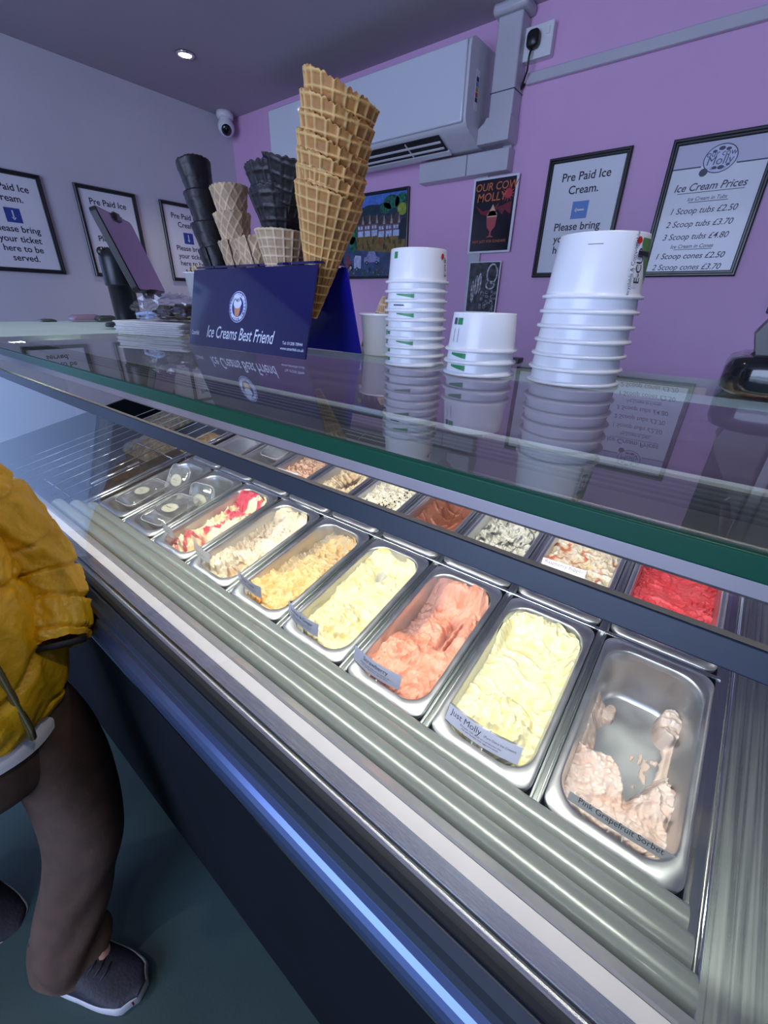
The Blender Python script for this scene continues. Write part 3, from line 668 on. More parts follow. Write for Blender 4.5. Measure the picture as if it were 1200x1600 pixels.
def f_orange(s, q, X, Y, sd):
    n = fbm(X*20, Y*20, sd, 4); R, wx, wy = folds(X, Y, sd, 30, amp=.014); cr = crumb(X, Y, sd)
    z = -.027+.012*n+.006*s-.014*sst(.45, .8, q)+.008*R+.0016*cr
    z -= .006*sst(-.35, -.7, s+.35*n)*sst(.30, .4, q)
    z += .016*sst(.86, .97, q+.05*n)+.008*sst(.78, .95, s+.1*n)+.008*sst(-.8, -.96, s+.1*n)
    z += .010*gau(q, .16, .1)
    k = np.clip(sst(.35, .8, R-.6*n)*sst(.5, .7, q)*.7+sst(-.45, -.75, s+.35*n)*sst(.30, .4, q)*.6, 0, 1)[..., None]
    c = mixc((.78, .44, .14), (.88, .62, .30), sst(-.4, .4, n+.4*R)); c = c*(1-k)+np.array([.48, .42, .30])*k
    d_ = (sst(.25, .45, fbm(X*60, Y*60, sd+8))*sst(.16, .08, q)*sst(.1, -.5, s))[..., None]
    return z, c*(1-d_)+np.array([.05, .02, .01])*d_
def f_choc_cream(s, q, X, Y, sd):
    n = fbm(X*20, Y*20, sd, 4); R, wx, wy = folds(X, Y, sd, 30, amp=.014); cr = crumb(X, Y, sd)
    z = -.034+.012*n+.008*R+.0016*cr-.008*sst(.1, -.55, s+.30*n)*sst(.28, .36, q)*sst(.95, .82, q)
    z += .020*sst(.84, .96, q+.05*n)+.009*sst(.7, .95, s)+.010*sst(-.8, -.96, s+.1*n)
    d_, m = swirl(X, Y, -.014, .052, .040, .048, sd, 2.6); z = np.maximum(z, -.044+d_+.008*R*m)
    c = mixc((.88, .68, .46), (.94, .84, .64), sst(-.4, .5, n+.4*R))
    bare = sst(-.05, -.5, s+.35*n)*sst(.30, .38, q)*sst(.95, .84, q)
    c = c*(1-.6*bare[..., None])+np.array([.40, .34, .28])*.6*bare[..., None]
    k = sst(.70, .86, ridged((wx)*26, wy*26, sd+21, 2))*sst(-.2, .3, fbm(X*14, Y*14, sd+30)+.1)
    k = np.maximum(k*.75, sst(.2, .45, fbm(X*34, Y*34, sd+31))*sst(.34, .2, q))[..., None]
    return z, c*(1-k)+np.array([.22, .10, .06])*k
def f_berry(s, q, X, Y, sd):
    n = fbm(X*20, Y*20, sd, 4); R, wx, wy = folds(X, Y, sd, 28, amp=.014); cr = crumb(X, Y, sd)
    z = -.036+.012*n+.007*R+.0018*cr-.008*sst(.0, -.45, s+.3*n)*sst(.28, .36, q)*sst(.95, .82, q)
    z += .020*sst(.82, .96, q+.05*n)+.010*sst(.7, .95, s)+.012*sst(-.80, -.95, s)*sst(.4, .6, q)
    d_, m = swirl(X, Y, -.012, .050, .036, .046, sd, 2.6); z = np.maximum(z, -.044+d_+.008*R*m)
    c = mixc((.93, .80, .48), (.95, .86, .62), sst(-.4, .5, n))
    k = sst(.05, .30, fbm(wx*22, wy*22, sd+33)+.25*sst(.62, .9, q)-.10+.2*sst(.3, -.8, s)*sst(.4, .5, q)); k2 = sst(.45, .7, ridged(wx*30, wy*16, sd+40, 1)-.0)*sst(.30, .22, q)
    k = np.clip(np.maximum(k, k2*.9), 0, 1)[..., None]
    return z, c*(1-k)+np.array([.64, .07, .12])*k
def f_rasp(s, q, X, Y, sd):
    n = fbm(X*20, Y*20, sd, 4); R, wx, wy = folds(X, Y, sd, 34, amp=.010); cr = crumb(X, Y, sd)
    z = -.022+.007*n+.0018*cr-.012*sst(.3, .7, q)*gau(s, .0, .7)
    ck = sst(.62, .80, R)*sst(.1, .5, fbm(X*12, Y*12, sd+5)+.25+.3*np.abs(s)); z -= .005*ck
    z += .002*np.abs(np.sin(q*140))*sst(.25, .1, q)
    return z, mixc((.82, .065, .075), (.88, .12, .13), sst(-.4, .5, n))*(1-.2*ck[..., None])
def f_ripple(s, q, X, Y, sd):
    n = fbm(X*18, Y*18, sd, 4); R, wx, wy = folds(X, Y, sd, 24, wf=14, amp=.022)
    z = -.022+.007*n+.008*R+.004*gau(q, .4, .3)
    k = sst(.60, .86, ridged(wx*24+3, wy*20, sd+44, 2))*sst(-.25, .1, fbm(X*18, Y*18, sd+46)+.12); k = np.clip(k*.9, 0, 1)[..., None]
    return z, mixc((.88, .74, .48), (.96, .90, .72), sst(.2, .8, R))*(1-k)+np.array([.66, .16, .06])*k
def f_cookie(s, q, X, Y, sd):
    n = fbm(X*18, Y*18, sd, 4); R, wx, wy = folds(X, Y, sd, 28, wf=14, amp=.016)
    z = -.030+.008*n+.007*R-.026*gau(q, .62, .2)*gau(s, .05, .7)+.018*sst(.86, .97, q)
    k = (sst(.72, .86, ridged(wx*26, wy*18, sd+24, 2))*sst(-.1, .2, fbm(X*16, Y*16, sd+26)+.05)+.8*sst(.25, .4, fbm(wx*70, wy*30, sd+27)+.2*gau(q, .6, .2))); k = np.clip(k, 0, 1)[..., None]
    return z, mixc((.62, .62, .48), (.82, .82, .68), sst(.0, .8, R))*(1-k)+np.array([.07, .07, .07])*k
def f_choc(s, q, X, Y, sd):
    n = fbm(X*18, Y*18, sd, 4); cr = crumb(X, Y, sd)
    z = -.026+.003*n-.040*sst(.22, .5, q)*gau(s, .0, .62)*sst(1.02, .8, q)+.0010*cr+.004*sst(.75, .9, np.abs(s))*fbm(X*70, Y*70, sd+3)
    z -= .014*sst(.24, .14, q)*gau(s, -.1, .7)
    return z, mixc((.26, .085, .045), (.36, .14, .085), sst(-.4, .6, n+.6*np.abs(s)-.2))
def f_cream(s, q, X, Y, sd):
    n = fbm(X*16, Y*16, sd, 4); R, wx, wy = folds(X, Y, sd, 24, wf=14, amp=.020, stretch=(1.5, .6))
    z = -.018+.008*n+.008*R
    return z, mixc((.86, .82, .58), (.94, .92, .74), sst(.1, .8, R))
def f_coffee(s, q, X, Y, sd):
    n = fbm(X*18, Y*18, sd, 4); R, wx, wy = folds(X, Y, sd, 28, wf=14, amp=.016)
    z = -.030+.012*n+.007*R-.030*gau(q, .62, .18)*gau(s, -.2, .5)
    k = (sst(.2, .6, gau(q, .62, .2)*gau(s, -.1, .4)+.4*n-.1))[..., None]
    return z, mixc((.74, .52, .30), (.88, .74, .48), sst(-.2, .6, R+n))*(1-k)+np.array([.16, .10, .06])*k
def f_mocha(s, q, X, Y, sd):
    n = fbm(X*16, Y*16, sd, 4); R, wx, wy = folds(X, Y, sd, 24, wf=14, amp=.022)
    z = -.024+.010*n+.010*R
    k = (sst(.45, .8, R)*sst(.3, -.3, s+.3*n)*.8)[..., None]
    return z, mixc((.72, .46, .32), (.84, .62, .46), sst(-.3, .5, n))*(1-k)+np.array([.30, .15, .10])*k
def f_low_red(s, q, X, Y, sd):
    n = fbm(X*22, Y*22, sd, 4)
    return -.070+.012*n-.05*sst(.32, .42, q+.05*n), mixc((.72, .02, .03), (.80, .06, .06), sst(-.3, .5, n))

row1 = [('pink grapefruit sorbet', f_grape, 'nearly empty pan of pale pink grapefruit sorbet at the right-hand end'),
        ('cream-coloured molly ice cream', f_molly, 'smooth pale yellow ice cream labelled Just Molly'),
        ('strawberry ice cream', f_straw, 'salmon pink strawberry ice cream scooped into grooves'),
        ('lemon ice cream', f_lemon, 'pale lemon yellow ice cream with a big dome at the front'),
        ('orange-tan ice cream', f_orange, 'orange-tan ice cream in the fifth front pan from the right'),
        ('cream and chocolate ice cream', f_choc_cream, 'cream ice cream streaked with brown in the sixth front pan from the right'),
        ('berry ripple ice cream', f_berry, 'cream ice cream rippled with red beside the clear plastic boxes')]
row2 = [('red sorbet', f_rasp, 'bright red sorbet in the rear row at the right-hand end'),
        ('raspberry ripple ice cream', f_ripple, 'cream ice cream with orange-red swirls behind the Raspberry Ripple ticket'),
        ('grey-white ice cream', f_cookie, 'greyish white ice cream with black streaks in the rear row'),
        ('chocolate ice cream', f_choc, 'dark chocolate ice cream scooped to a hollow in the rear row'),
        ('chocolate chip ice cream', f_cream, 'white ice cream scattered with black chips in the rear row'),
        ('tan ice cream', f_coffee, 'tan ice cream with a dark hollow left of the chocolate chip one'),
        ('mocha ice cream', f_mocha, 'pinkish brown ice cream with chocolate swirls in the rear row'),
        ('red ripple ice cream', f_low_red, 'little bright red ice cream left in the rear pan before the clear lids'),
        ('dark red ice cream', f_low_red, 'little dark red ice cream left in the rear pan by the section divider')]
pan_me = pan_mesh()
P0 = None
for row, V in ((0, V1), (1, V2)):
    for i in range(9):
        lst = row1 if row == 0 else row2
        what = lst[i][0] if i < len(lst) else ('clear plastic boxes beside the berry ripple' if i == 7 else 'clear plastic boxes next to the section divider')
        if P0 is None: o = P0 = pan_me.build('ice_cream_pan', panm)
        else: o = P0.copy(); COL.objects.link(o)
        o.location = D(PX[i], V, 0); o.rotation_euler = (TL, 0, 0)
        tag(o, '%s row steel pan holding the %s' % ('front' if row == 0 else 'rear', what), 'pan', 'steel ice cream pans')
        if i < len(lst):
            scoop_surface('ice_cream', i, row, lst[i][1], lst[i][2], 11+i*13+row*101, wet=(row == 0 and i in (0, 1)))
# chocolate chips on the white ice cream
o = MB(); rc = random.Random(5)
for k in range(80):
    x, v = rc.gauss(.10, .030), rc.gauss(.13, .06)
    if rc.random() < .35: x, v = rc.gauss(.125, .012), rc.gauss(.16, .03)
    if .03 < x < .14 and .03 < v < .25:
        r = rc.uniform(.0016, .0030); c = D(PX[4]+x, V2+v, -.0125+rc.uniform(-.002, .003)); o.lathe([(.0003, -r), (r, -r*.3), (r*.8, r*.5), (.0003, r)], 6, c)
o = o.build('chocolate_chips', mat('chip_black', (.012, .008, .008), .3)); tag(o, 'black chocolate chips scattered over the white ice cream', 'chocolate chips', kind='stuff')

# price tickets standing at the front of the pans
tick = mat('ticket_lilac_paper', (.46, .49, .66), .3, coat=.4); tickw = mat('ticket_white_paper', (.72, .72, .74), .3, coat=.4)
acry = pane('ticket_acrylic', (.97, .97, .97), 1.5)
def ticket(i, row, x0, v0, w, hgt, lean, title, sub, label, m=tick, bend=.10, yaw=0, size=.0105, z0=.004, small=None, grey=False):
    V = V1 if row == 0 else V2
    e = empty('flavour_ticket', D(PX[i]+x0, V+v0, z0), label, 'label', 'flavour tickets in the pans', rot=(TL, 0, math.radians(yaw)))
    e.rotation_euler = (Matrix.Rotation(TL, 4, 'X') @ Matrix.Rotation(math.radians(yaw), 4, 'Z')).to_euler()
    cl, sl = math.cos(math.radians(lean)), math.sin(math.radians(lean))
    Rb = w/(bend*2+1e-6) if bend else 1e3
    def T(a, c, h):      # a across -w/2..w/2, c up, h towards the customer
        th = a/Rb; px = (Rb-h)*math.sin(th)*1.0; py = (Rb-h)*(1-math.cos(th))-h*0-0
        py = -h+Rb*(1-math.cos(th))*1.0
        return (px, py+c*sl, c*cl)
    n = 14
    b = MB(); g = [[T(-w/2+w*k/n, c, h) for k in range(n+1)] for c, h in ((-.010, 0), (hgt, 0), (hgt, -.0012), (-.010, -.0012), (-.010, 0))]
    b.loops(g, closed=False); b.build('acrylic_holder', acry, e)
    b = MB(); g = [[T(-w/2+.001+(w-.002)*k/n, c, .0006) for k in range(n+1)] for c in (.0015, hgt-.0015)]
    me = MB().loops(g, closed=False); sl_ = flat(me, 'paper_slip', m, e); sl_['kind'] = 'thing'
    it = [(title, 0, hgt*.68, size*1.1, .002, 0)] if not small else [(title, -w*.22, hgt*.68, size*1.1, 0, 0), (small, w*.24, hgt*.62, size*.42, .001, 0)]
    it += [(t, 0, hgt*.40-k*.0042, .0040, .002, 0) for k, t in enumerate(sub)]
    lettering([i_ for i_ in it if i_[0]], ink, sl_, T, eps=.0010)
    MB().tube([(-.008, -.001, .0), (-.009, -.004, -.012), (-.004, -.006, -.018), (.004, -.006, -.018), (.009, -.004, -.012), (.008, -.001, .0)], .0011, 6).build('clip', mat('clip_plastic', (.62, .62, .62), .3), e)
alg = ['Allergens: milk. Made on a production line', 'that also handles nuts, eggs and wheat']
ticket(0, 0, .090, .030, .128, .0155, 40, 'Pink Grapefruit Sorbet', [], 'long grey flavour ticket reading Pink Grapefruit Sorbet', mat('ticket_grey', (.30, .32, .34), .35), bend=.05, size=.0100, yaw=1, z0=-.010)
ticket(1, 0, .078, .020, .124, .030, 38, 'Just Molly', alg, 'lilac flavour ticket reading Just Molly', bend=.22, yaw=0, size=.0125, small='(Pure Dairy Ice Cream)')
ticket(2, 0, .056, .020, .112, .034, 22, 'Strawberry', alg, 'lilac flavour ticket reading Strawberry', bend=.22, yaw=-2, size=.0115)
ticket(3, 0, .042, .024, .104, .034, 18, 'Lemon & Ginger', alg, 'lilac flavour ticket reading Lemon & Ginger', bend=.25, yaw=-6, size=.0098)
ticket(4, 0, .042, .028, .104, .034, 14, 'Panna Cotta', alg, 'lilac flavour ticket reading Panna Cotta', bend=.25, yaw=-6, size=.0105)
ticket(5, 0, .010, .034, .112, .032, 20, '', alg, 'flavour ticket standing askew before the cream and chocolate ice cream', tickw, bend=.28, yaw=-10, size=.0098)
ticket(6, 0, .012, .040, .104, .036, 10, '', alg, 'flavour ticket standing before the berry ripple ice cream', tickw, bend=.28, yaw=-10, size=.0105)
ticket(1, 1, .062, .098, .092, .020, 45, 'Raspberry Ripple', [], 'white flavour ticket reading Raspberry Ripple', tickw, bend=.02, yaw=3, size=.0105, z0=.006)
ticket(6, 1, .085, .080, .100, .020, 60, '', [], 'white flavour ticket lying on the mocha ice cream', tickw, bend=.1, yaw=5, size=.0100, z0=.006)
ticket(5, 1, .105, .060, .060, .014, 60, '', [], 'small flavour ticket lying on the tan ice cream', tickw, bend=.1, yaw=5, size=.0080, z0=.004)
# bare ticket clips standing in the red sorbet and the chocolate ice cream
for i, nm_ in ((0, 'red sorbet'), (3, 'chocolate ice cream')):
    e = empty('ticket_clip', D(PX[i]+.085, V2+.030, -.004), 'clear ticket clip without ticket in the '+nm_, 'clip', 'bare ticket clips', rot=(TL, 0, 0))
    MB().tube([(-.016, 0, .004), (.016, 0, .004), (.016, .008, .018), (-.016, .008, .018), (-.016, 0, .004)], .0014, 6).build('loop', mat('clip_clear', (.75, .72, .72), .2), e)
    MB().tube([(0, 0, .004), (0, -.004, -.014)], .0014, 6).build('stem', MATS['clip_clear'], e)

# clear plastic boxes with oval stickers
stick = mat('cream_sticker', (.62, .60, .48), .4); sink = mat('sticker_ink', (.10, .11, .08), .5)
def box_tub(i, row, x0, v0, n0, w, l, hgt, rot, label, sx=.0, sy=0):
    V = V1 if row == 0 else V2
    e = empty('clear_plastic_box', D(PX[i]+x0, V+v0, n0), label, 'plastic box', 'clear plastic boxes in the left-hand pans')
    e.rotation_euler = (Matrix.Rotation(TL, 4, 'X') @ Matrix.Rotation(math.radians(rot[2]), 4, 'Z') @ Matrix.Rotation(math.radians(rot[1]), 4, 'Y') @ Matrix.Rotation(math.radians(rot[0]), 4, 'X')).to_euler()
    rr = lambda s, z, r: [(x, y, z) for x, y in rrect(w*s, l*s, r, 6)]
    MB().loops([rr(.80, 0, .018), rr(.84, .004, .018), rr(.96, hgt-.004, .022), rr(1.0, hgt-.003, .024), rr(1.0, hgt, .024)], cap0=True).build('tub', clearp, e)
    MB().loops([rr(1.02, hgt-.002, .024), rr(1.02, hgt+.004, .024), rr(.95, hgt+.006, .022), rr(.90, hgt+.003, .020), rr(.86, hgt+.007, .018)], cap1=True).build('lid', clearp, e); lid_ = COL.objects[-1]
    T = lambda a, c, k: (sx+a, sy+c, hgt+.0085+k)
    f = poly2(MB(), circ(0, 0, .030, .021, 32), T, 0); sk_ = flat(f, 'sticker', stick, lid_)
    f = MB(); ring2(f, 0, 0, .028, .019, .0010, T, eps=.0004); ring2(f, 0, 0, .0225, .0145, .0006, T, eps=.0004); flat(f, 'sticker_rings', sink, lid_)
    lettering([('MOLLY', 0, .000, .0115, 0, .1), ('ICE CREAM', 0, -.0085, .0048, .002, 0), ('our cow', 0, .0085, .0055, .002, 0)], sink, lid_, T)
    MB().tube([(w*.5*math.cos(a)*.98 if False else x, y, hgt+.0045) for x, y, in [(p[0], p[1]) for p in rrect(w, l, .024, 5)+[rrect(w, l, .024, 5)[0]]] for a in (0,)], .0013, 5).build('lid_rim', mat('clear_rim', (.60, .60, .58), .15, .3), e)
box_tub(7, 0, .080, .115, -.050, .115, .150, .045, (0, 0, 8), 'clear lidded box lying flat nearest the berry ripple ticket')
box_tub(7, 0, .095, .250, -.050, .110, .110, .055, (55, 0, 10), 'clear lidded box tipped on edge beside the berry ripple')
box_tub(8, 0, .070, .120, -.050, .110, .150, .045, (0, 0, 4), 'clear lidded box lying flat beside the section divider')
box_tub(8, 0, .100, .265, -.045, .110, .110, .050, (45, 0, 5), 'clear lidded box tipped up beside the section divider')
box_tub(7, 1, .080, .24, -.045, .115, .150, .045, (10, 0, 0), 'clear lidded box standing in the rear row pan with bright red ice cream')
box_tub(6, 1, .075, .27, -.025, .115, .110, .040, (10, 0, 12), 'clear lidded box at the rear of the mocha ice cream')

# cakes in the left section
ck = [('cake_slab', -1.70, .78, .075, .17, .035, (.36, .24, .11), 'tan crumbly traybake right beside the section divider'), ('cake_slab', -1.93, .66, .12, .20, .04, (.24, .20, .15), 'pale rocky traybake in the left section'),
      ('cake_slab', -2.15, .82, .12, .20, .04, (.26, .22, .16), 'pale rocky traybake furthest left in the case'), ('cake_slab', -1.78, .42, .12, .22, .03, (.045, .03, .03), 'dark brownie slab near the front glass'), ('cake_slab', -2.08, .36, .12, .20, .03, (.05, .05, .05), 'dark slab of cake near the far end of the case')]
for k, (nm_, x, v, w, l, hh, c, lb) in enumerate(ck):
    n = 26; g = np.linspace(-1, 1, n); A_, B2 = np.meshgrid(g, g)
    zz = hh*(1-np.maximum(np.abs(A_), np.abs(B2))**8)+.008*fbm(A_*4, B2*4, 70+k)*(1-np.maximum(np.abs(A_), np.abs(B2))**8)
    zz = np.maximum(zz, 0)
    rings = [[D(x+A_[j, i]*w, v+B2[j, i]*l/2, -.084+zz[j, i]) for i in range(n)] for j in range(n)]
    o = MB().loops(rings, closed=False).build(nm_, mat('cake_%d' % k, c, .7, noise=(60, .5), bump=(90, .8, .004))); tag(o, lb, 'cake', 'traybakes in the left section')

# ---------------------------------------------------------------- things standing on the glass top
Z = GZ+.0006
tubm = mat('white_paper_tub', (.78, .80, .84), .32, noise=(6, .02), coat=.15)
grn = mat('green_print', (.03, .26, .09), .4); redp = mat('red_print', (.55, .02, .02), .4)
def tub_mesh(rt_, rb, h_, rim):
    """upside-down paper tub: rim at the bottom, closed end on top"""
    return MB().lathe([(rb-.0015, .006), (rb-.001, .0), (rb+rim, .0), (rb+rim+.0007, .0014), (rb+rim, .0030), (rb, .0034), (rb-.0002, .0048), (rb-(rb-rt_)*.22, h_*.22), (rb-(rb-rt_)*.235, h_*.235), (rt_+.0004, h_-.0012), (rt_, h_), (rt_-.0016, h_), (rt_-.002, h_-.004), (.0004, h_-.0042)], 56)
def stack(cx, cy, rt_, rb, h_, pitch, n, lean, names, group, prints):
    base = None
    for k in range(n):
        c = (cx+lean[0]*k+R_.uniform(-.0006, .0006), cy+lean[1]*k+R_.uniform(-.0006, .0006), Z+pitch*k)
        lb = names(k)
        e = empty('paper_tub', c, lb, 'paper tub', group, rot=(0, 0, 0))
        if base is None: base = o = tub_mesh(rt_, rb, h_, .0028).build('tub_body', tubm, e)
        else: o = base.copy(); COL.objects.link(o); o.parent = e
        prints(k, o, rt_, rb, h_, pitch, n)
def wrapT(rt_, rb, h_, ang0):        # a metres around, c metres up, k off surface; ang0 azimuth of centre
    def T(a, c, k):
        r = rb+(rt_-rb)*c/h_+.0004+k; th = ang0+a/rb; return (r*math.cos(th), r*math.sin(th), c)
    return T
def subdiv_poly(f, pts, T, eps): poly2(f, pts, T, eps)
def strips(f, a0, a1, c0, c1, T, eps=.0004, n=6, shape=None):
    top = [T(a0+(a1-a0)*k/n, c1, eps) for k in range(n+1)]
    bot = [T(a0+(a1-a0)*k/n, c0 if shape is None else c1-(c1-c0)*shape(k/n), eps) for k in range(n+1)]
    f.add(bot+top, [(k, k+1, n+2+k, n+1+k) for k in range(n)])
def front_ang(cx, cy): return math.atan2(-cy, -cx)
fa3, fa2, fa1 = front_ang(-.128, .51), front_ang(-.233, .49), front_ang(-.337, .50)
def pr3(k, e, rt_, rb, h_, pitch, n):
    if k != n-1: return
    T = wrapT(rt_, rb, h_, fa3+math.radians(52))
    g = mat('leaf_green_print', (.10, .24, .06), .4)
    f = MB(); strips(f, .000, .022, .012, .050, T, .0004, 8, lambda t: .15+.85*t); flat(f, 'printed_leaf', g, e)
    f = MB(); strips(f, -.0045, -.003+.020, .036, .0395, T, .0009, 8, lambda t: 1); flat(f, 'printed_stem', ink, e)
    f = MB(); f.add([T(x, y, .0012) for x, y in circ(-.006, .0475, .0034, .003, 12)], [tuple(range(12))]); flat(f, 'printed_ladybird', redp, e)
    TV = lambda a, c, kk: T(-.001-c, .031+a, kk)     # reading upwards, upside down tub
    lettering([('E-CUP', -.004, .0, .0105, .012, 0)], ink, e, lambda a, c, kk: TV(-a, -c, kk+.0012) if False else TV(a, c, kk+.0012))
    lettering([('Recyclable & Compostable', -.004, .0085, .0050, .004, 0)], gi, e, lambda a, c, kk: TV(a, c, kk+.0012))
    f = MB(); T0 = wrapT(rt_, rb, h_, fa3-math.radians(5)); strips(f, -.010, .004, .044, .0445, T0); flat(f, 'seam_mark', gi, e)
def pr2(k, e, rt_, rb, h_, pitch, n):
    if k == n-1:
        T = wrapT(rt_, rb, h_, fa2-math.radians(48)); f = MB(); strips(f, -.002, .006, .028, .035, T); flat(f, 'printed_logo', grn, e)
        f = MB(); strips(f, -.010, -.004, .028, .035, T); strips(f, -.006, -.0055, .010, .024, T); strips(f, .0015, .002, .010, .024, T); flat(f, 'printed_marks', gi, e)
    else:
        T = wrapT(rt_, rb, h_, fa2-math.radians(42)); f = MB(); strips(f, -.010, .012, .0058, .0115, T, shape=lambda t: .4+.6*t); flat(f, 'printed_mark', grn, e)
def pr1(k, e, rt_, rb, h_, pitch, n):
    if k == n-1:
        T = wrapT(rt_, rb, h_, fa1-math.radians(55)); f = MB(); strips(f, 0, .006, .026, .033, T); flat(f, 'printed_logo', grn, e)
        T = wrapT(rt_, rb, h_, fa1+math.radians(60)); f = MB(); f.add([T(x, y, .0006) for x, y in circ(-.004, .029, .003, .003, 10)], [tuple(range(10))]); flat(f, 'printed_ladybird', redp, e)
        lettering([('E-CUP', 0, 0, .0075, .01, 0)], ink, e, lambda a, c, kk: T(.003-c, .018+a, kk))
    elif k in (7, 5, 2):
        T = wrapT(rt_, rb, h_, fa1-math.radians(20)); f = MB(); strips(f, -.014, .010, .0050, .0095, T, shape=lambda t: .25+.75*t); flat(f, 'printed_mark', grn, e)
    elif k in (0, 1, 3):
        T = wrapT(rt_, rb, h_, fa1-math.radians(68)); f = MB(); strips(f, -.004, .003, .0055, .0095, T); flat(f, 'printed_mark', grn, e)
    elif k == 6:
        T = wrapT(rt_, rb, h_, fa1-math.radians(30)); f = MB(); strips(f, -.012, .004, .0070, .0085, T); flat(f, 'printed_mark', gi, e)
ordn = ['bottom', 'second', 'third', 'fourth', 'fifth', 'sixth', 'seventh', 'eighth', 'ninth', 'tenth']
stack(-.128, .515, .0405, .0452, .0545, .0138, 7, (.0004, 0), lambda k: ('topmost large white tub of the right-hand stack, with ladybird print' if k == 6 else '%s large white tub up from the glass in the right-hand stack' % ordn[k]), 'large white tubs in the right-hand stack', pr3)
stack(-.233, .492, .0355, .0395, .0405, .0132, 3, (0, 0), lambda k: ('topmost white tub of the short middle stack' if k == 2 else '%s white tub up from the glass in the short middle stack' % ordn[k]), 'white tubs in the short middle stack', pr2)
stack(-.337, .505, .0345, .0375, .0370, .0108, 10, (-.0002, 0), lambda k: ('topmost small white tub of the left stack beside the cone holder' if k == 9 else '%s small white tub up from the glass in the left stack' % ordn[k]), 'small white tubs in the left stack', pr1)
# upright tubs by the cone holder
def upright_tub(loc, r0_, r1_, h_, label, prn):
    e = empty('paper_tub', loc, label, 'paper tub', 'upright white tubs beside the cone holder')
    MB().lathe([(.0005, .003), (r0_-.002, .003), (r0_-.001, 0), (r0_, 0), (r1_, h_-.003), (r1_+.0028, h_-.003), (r1_+.003, h_-.0012), (r1_+.002, h_), (r1_-.001, h_-.001), (r0_-.002, .006)], 48).build('tub_body', tubm, e)
    if prn:
        a0 = front_ang(loc[0], loc[1])+math.radians(22); T = wrapT(r1_, r0_, h_, a0); f = MB()
        for k in range(9): strips(f, -.014, .014-(k % 3)*.004, h_-.016-k*.0030, h_-.0146-k*.0030, T, .0005)
        flat(f, 'small_print', gi, e)
upright_tub((-.440, .575, Z), .036, .041, .060, 'upright white tub with small print right of the blue cone holder', True)
upright_tub((-1.012, .618, Z), .032, .044, .128, 'tall white tub holding a cone behind the left end of the cone holder', False)

# cones
wafc = mat('waffle_biscuit', (.62, .36, .13), .6, attr=True, noise=(40, .15), bump=(260, .3, .001))
wafp = mat('pale_wafer', (.55, .37, .21), .6, attr=True, noise=(40, .15), bump=(260, .3, .001))
blkc = mat('black_dipped_cone', (.010, .008, .011), .48, noise=(50, .3), bump=(60, .5, .002))
def cone_mesh(L, R, r0_=.004, pat='grid', rim=.012, jag=.003, rid=.0016, seed=0, slant=0., spiral=.0035, nth=None, nt=None, cellz=.0115, ncell=13):
    nth = int(ncell*11) if pat != 'plain' else 80; nt = int(L/cellz*11) if pat != 'plain' else 70
    th = np.linspace(0, 2*np.pi*1.08, nth); t = np.linspace(0, 1, nt); TH, TT_ = np.meshgrid(th, t)
    top = 1+slant*np.cos(TH-3.3)+jag/L*(np.abs(np.sin(TH*ncell*1.0))*1.2+fbm(TH*3, TH*0+seed, seed)*1.5)
    zz = TT_*L*np.where(TT_ > .0, 1+(top-1)*TT_**3, 1)
    rr = r0_+(R-r0_)*(zz/L)+spiral*(TH/(2*np.pi))*TT_-spiral*.5
    if pat == 'grid':
        a = np.abs(((TH*ncell/(2*np.pi)) % 1)-.5); c = np.abs(((zz/cellz) % 1)-.5)
        g = np.maximum(sst(.14, .04, .5-a if False else np.abs(a-.5)), sst(.16, .05, np.abs(c-.5)))
    elif pat == 'diag':
        a = np.abs(((TH*ncell/(2*np.pi)+zz/cellz) % 1)-.5); c = np.abs(((TH*ncell/(2*np.pi)-zz/cellz) % 1)-.5)
        g = np.maximum(sst(.12, .03, np.abs(a-.5)), sst(.12, .03, np.abs(c-.5)))
    else:
        n = fbm(TH*2.2, zz*90, seed+2); g = sst(.3, .6, n)*.6+.5*sst(.12, .03, np.abs(np.abs(((zz/cellz+TH*.16) % 1)-.5)-.5))
    rr = rr+rid*g
    rr = rr+.0012*fbm(TH*1.5, zz*60, seed+5)
    out = np.stack([rr*np.cos(TH), rr*np.sin(TH), zz], -1); inn = np.stack([(rr-.0026-rid*g)*np.cos(TH), (rr-.0026-rid*g)*np.sin(TH), zz-.0004], -1)
    b = MB(); rings = [list(map(tuple, out[i])) for i in range(nt)]+[list(map(tuple, inn[i])) for i in range(nt-1, nt//3, -1)]
    b.loops(rings, closed=False)
    b.g = np.concatenate([g]+[g[i:i+1]*0+.3 for i in range(nt-1, nt//3, -1)], 0); return b
def cone_tint(o, mb):
    at = o.data.color_attributes.new('Col', 'FLOAT_COLOR', 'POINT'); g_ = mb.g.ravel()[:, None]
    z_ = np.array(mb.v)[:, 2:3]; n_ = fbm(np.array(mb.v)[:, 0:1]*40+3, z_*40, 5)
    lo, hi = (np.array([[.42, .20, .055]]), np.array([[.72, .46, .17]])) if o.data.materials[0].name.startswith('waffle') else (np.array([[.46, .31, .18]]), np.array([[.74, .57, .38]]))
    c_ = (lo*(1-g_)+hi*g_)*(1+.35*n_); at.data.foreach_set('color', np.concatenate([c_, np.ones_like(g_)], 1).astype(np.float32).ravel())
CG = 'cones standing in the blue holder'
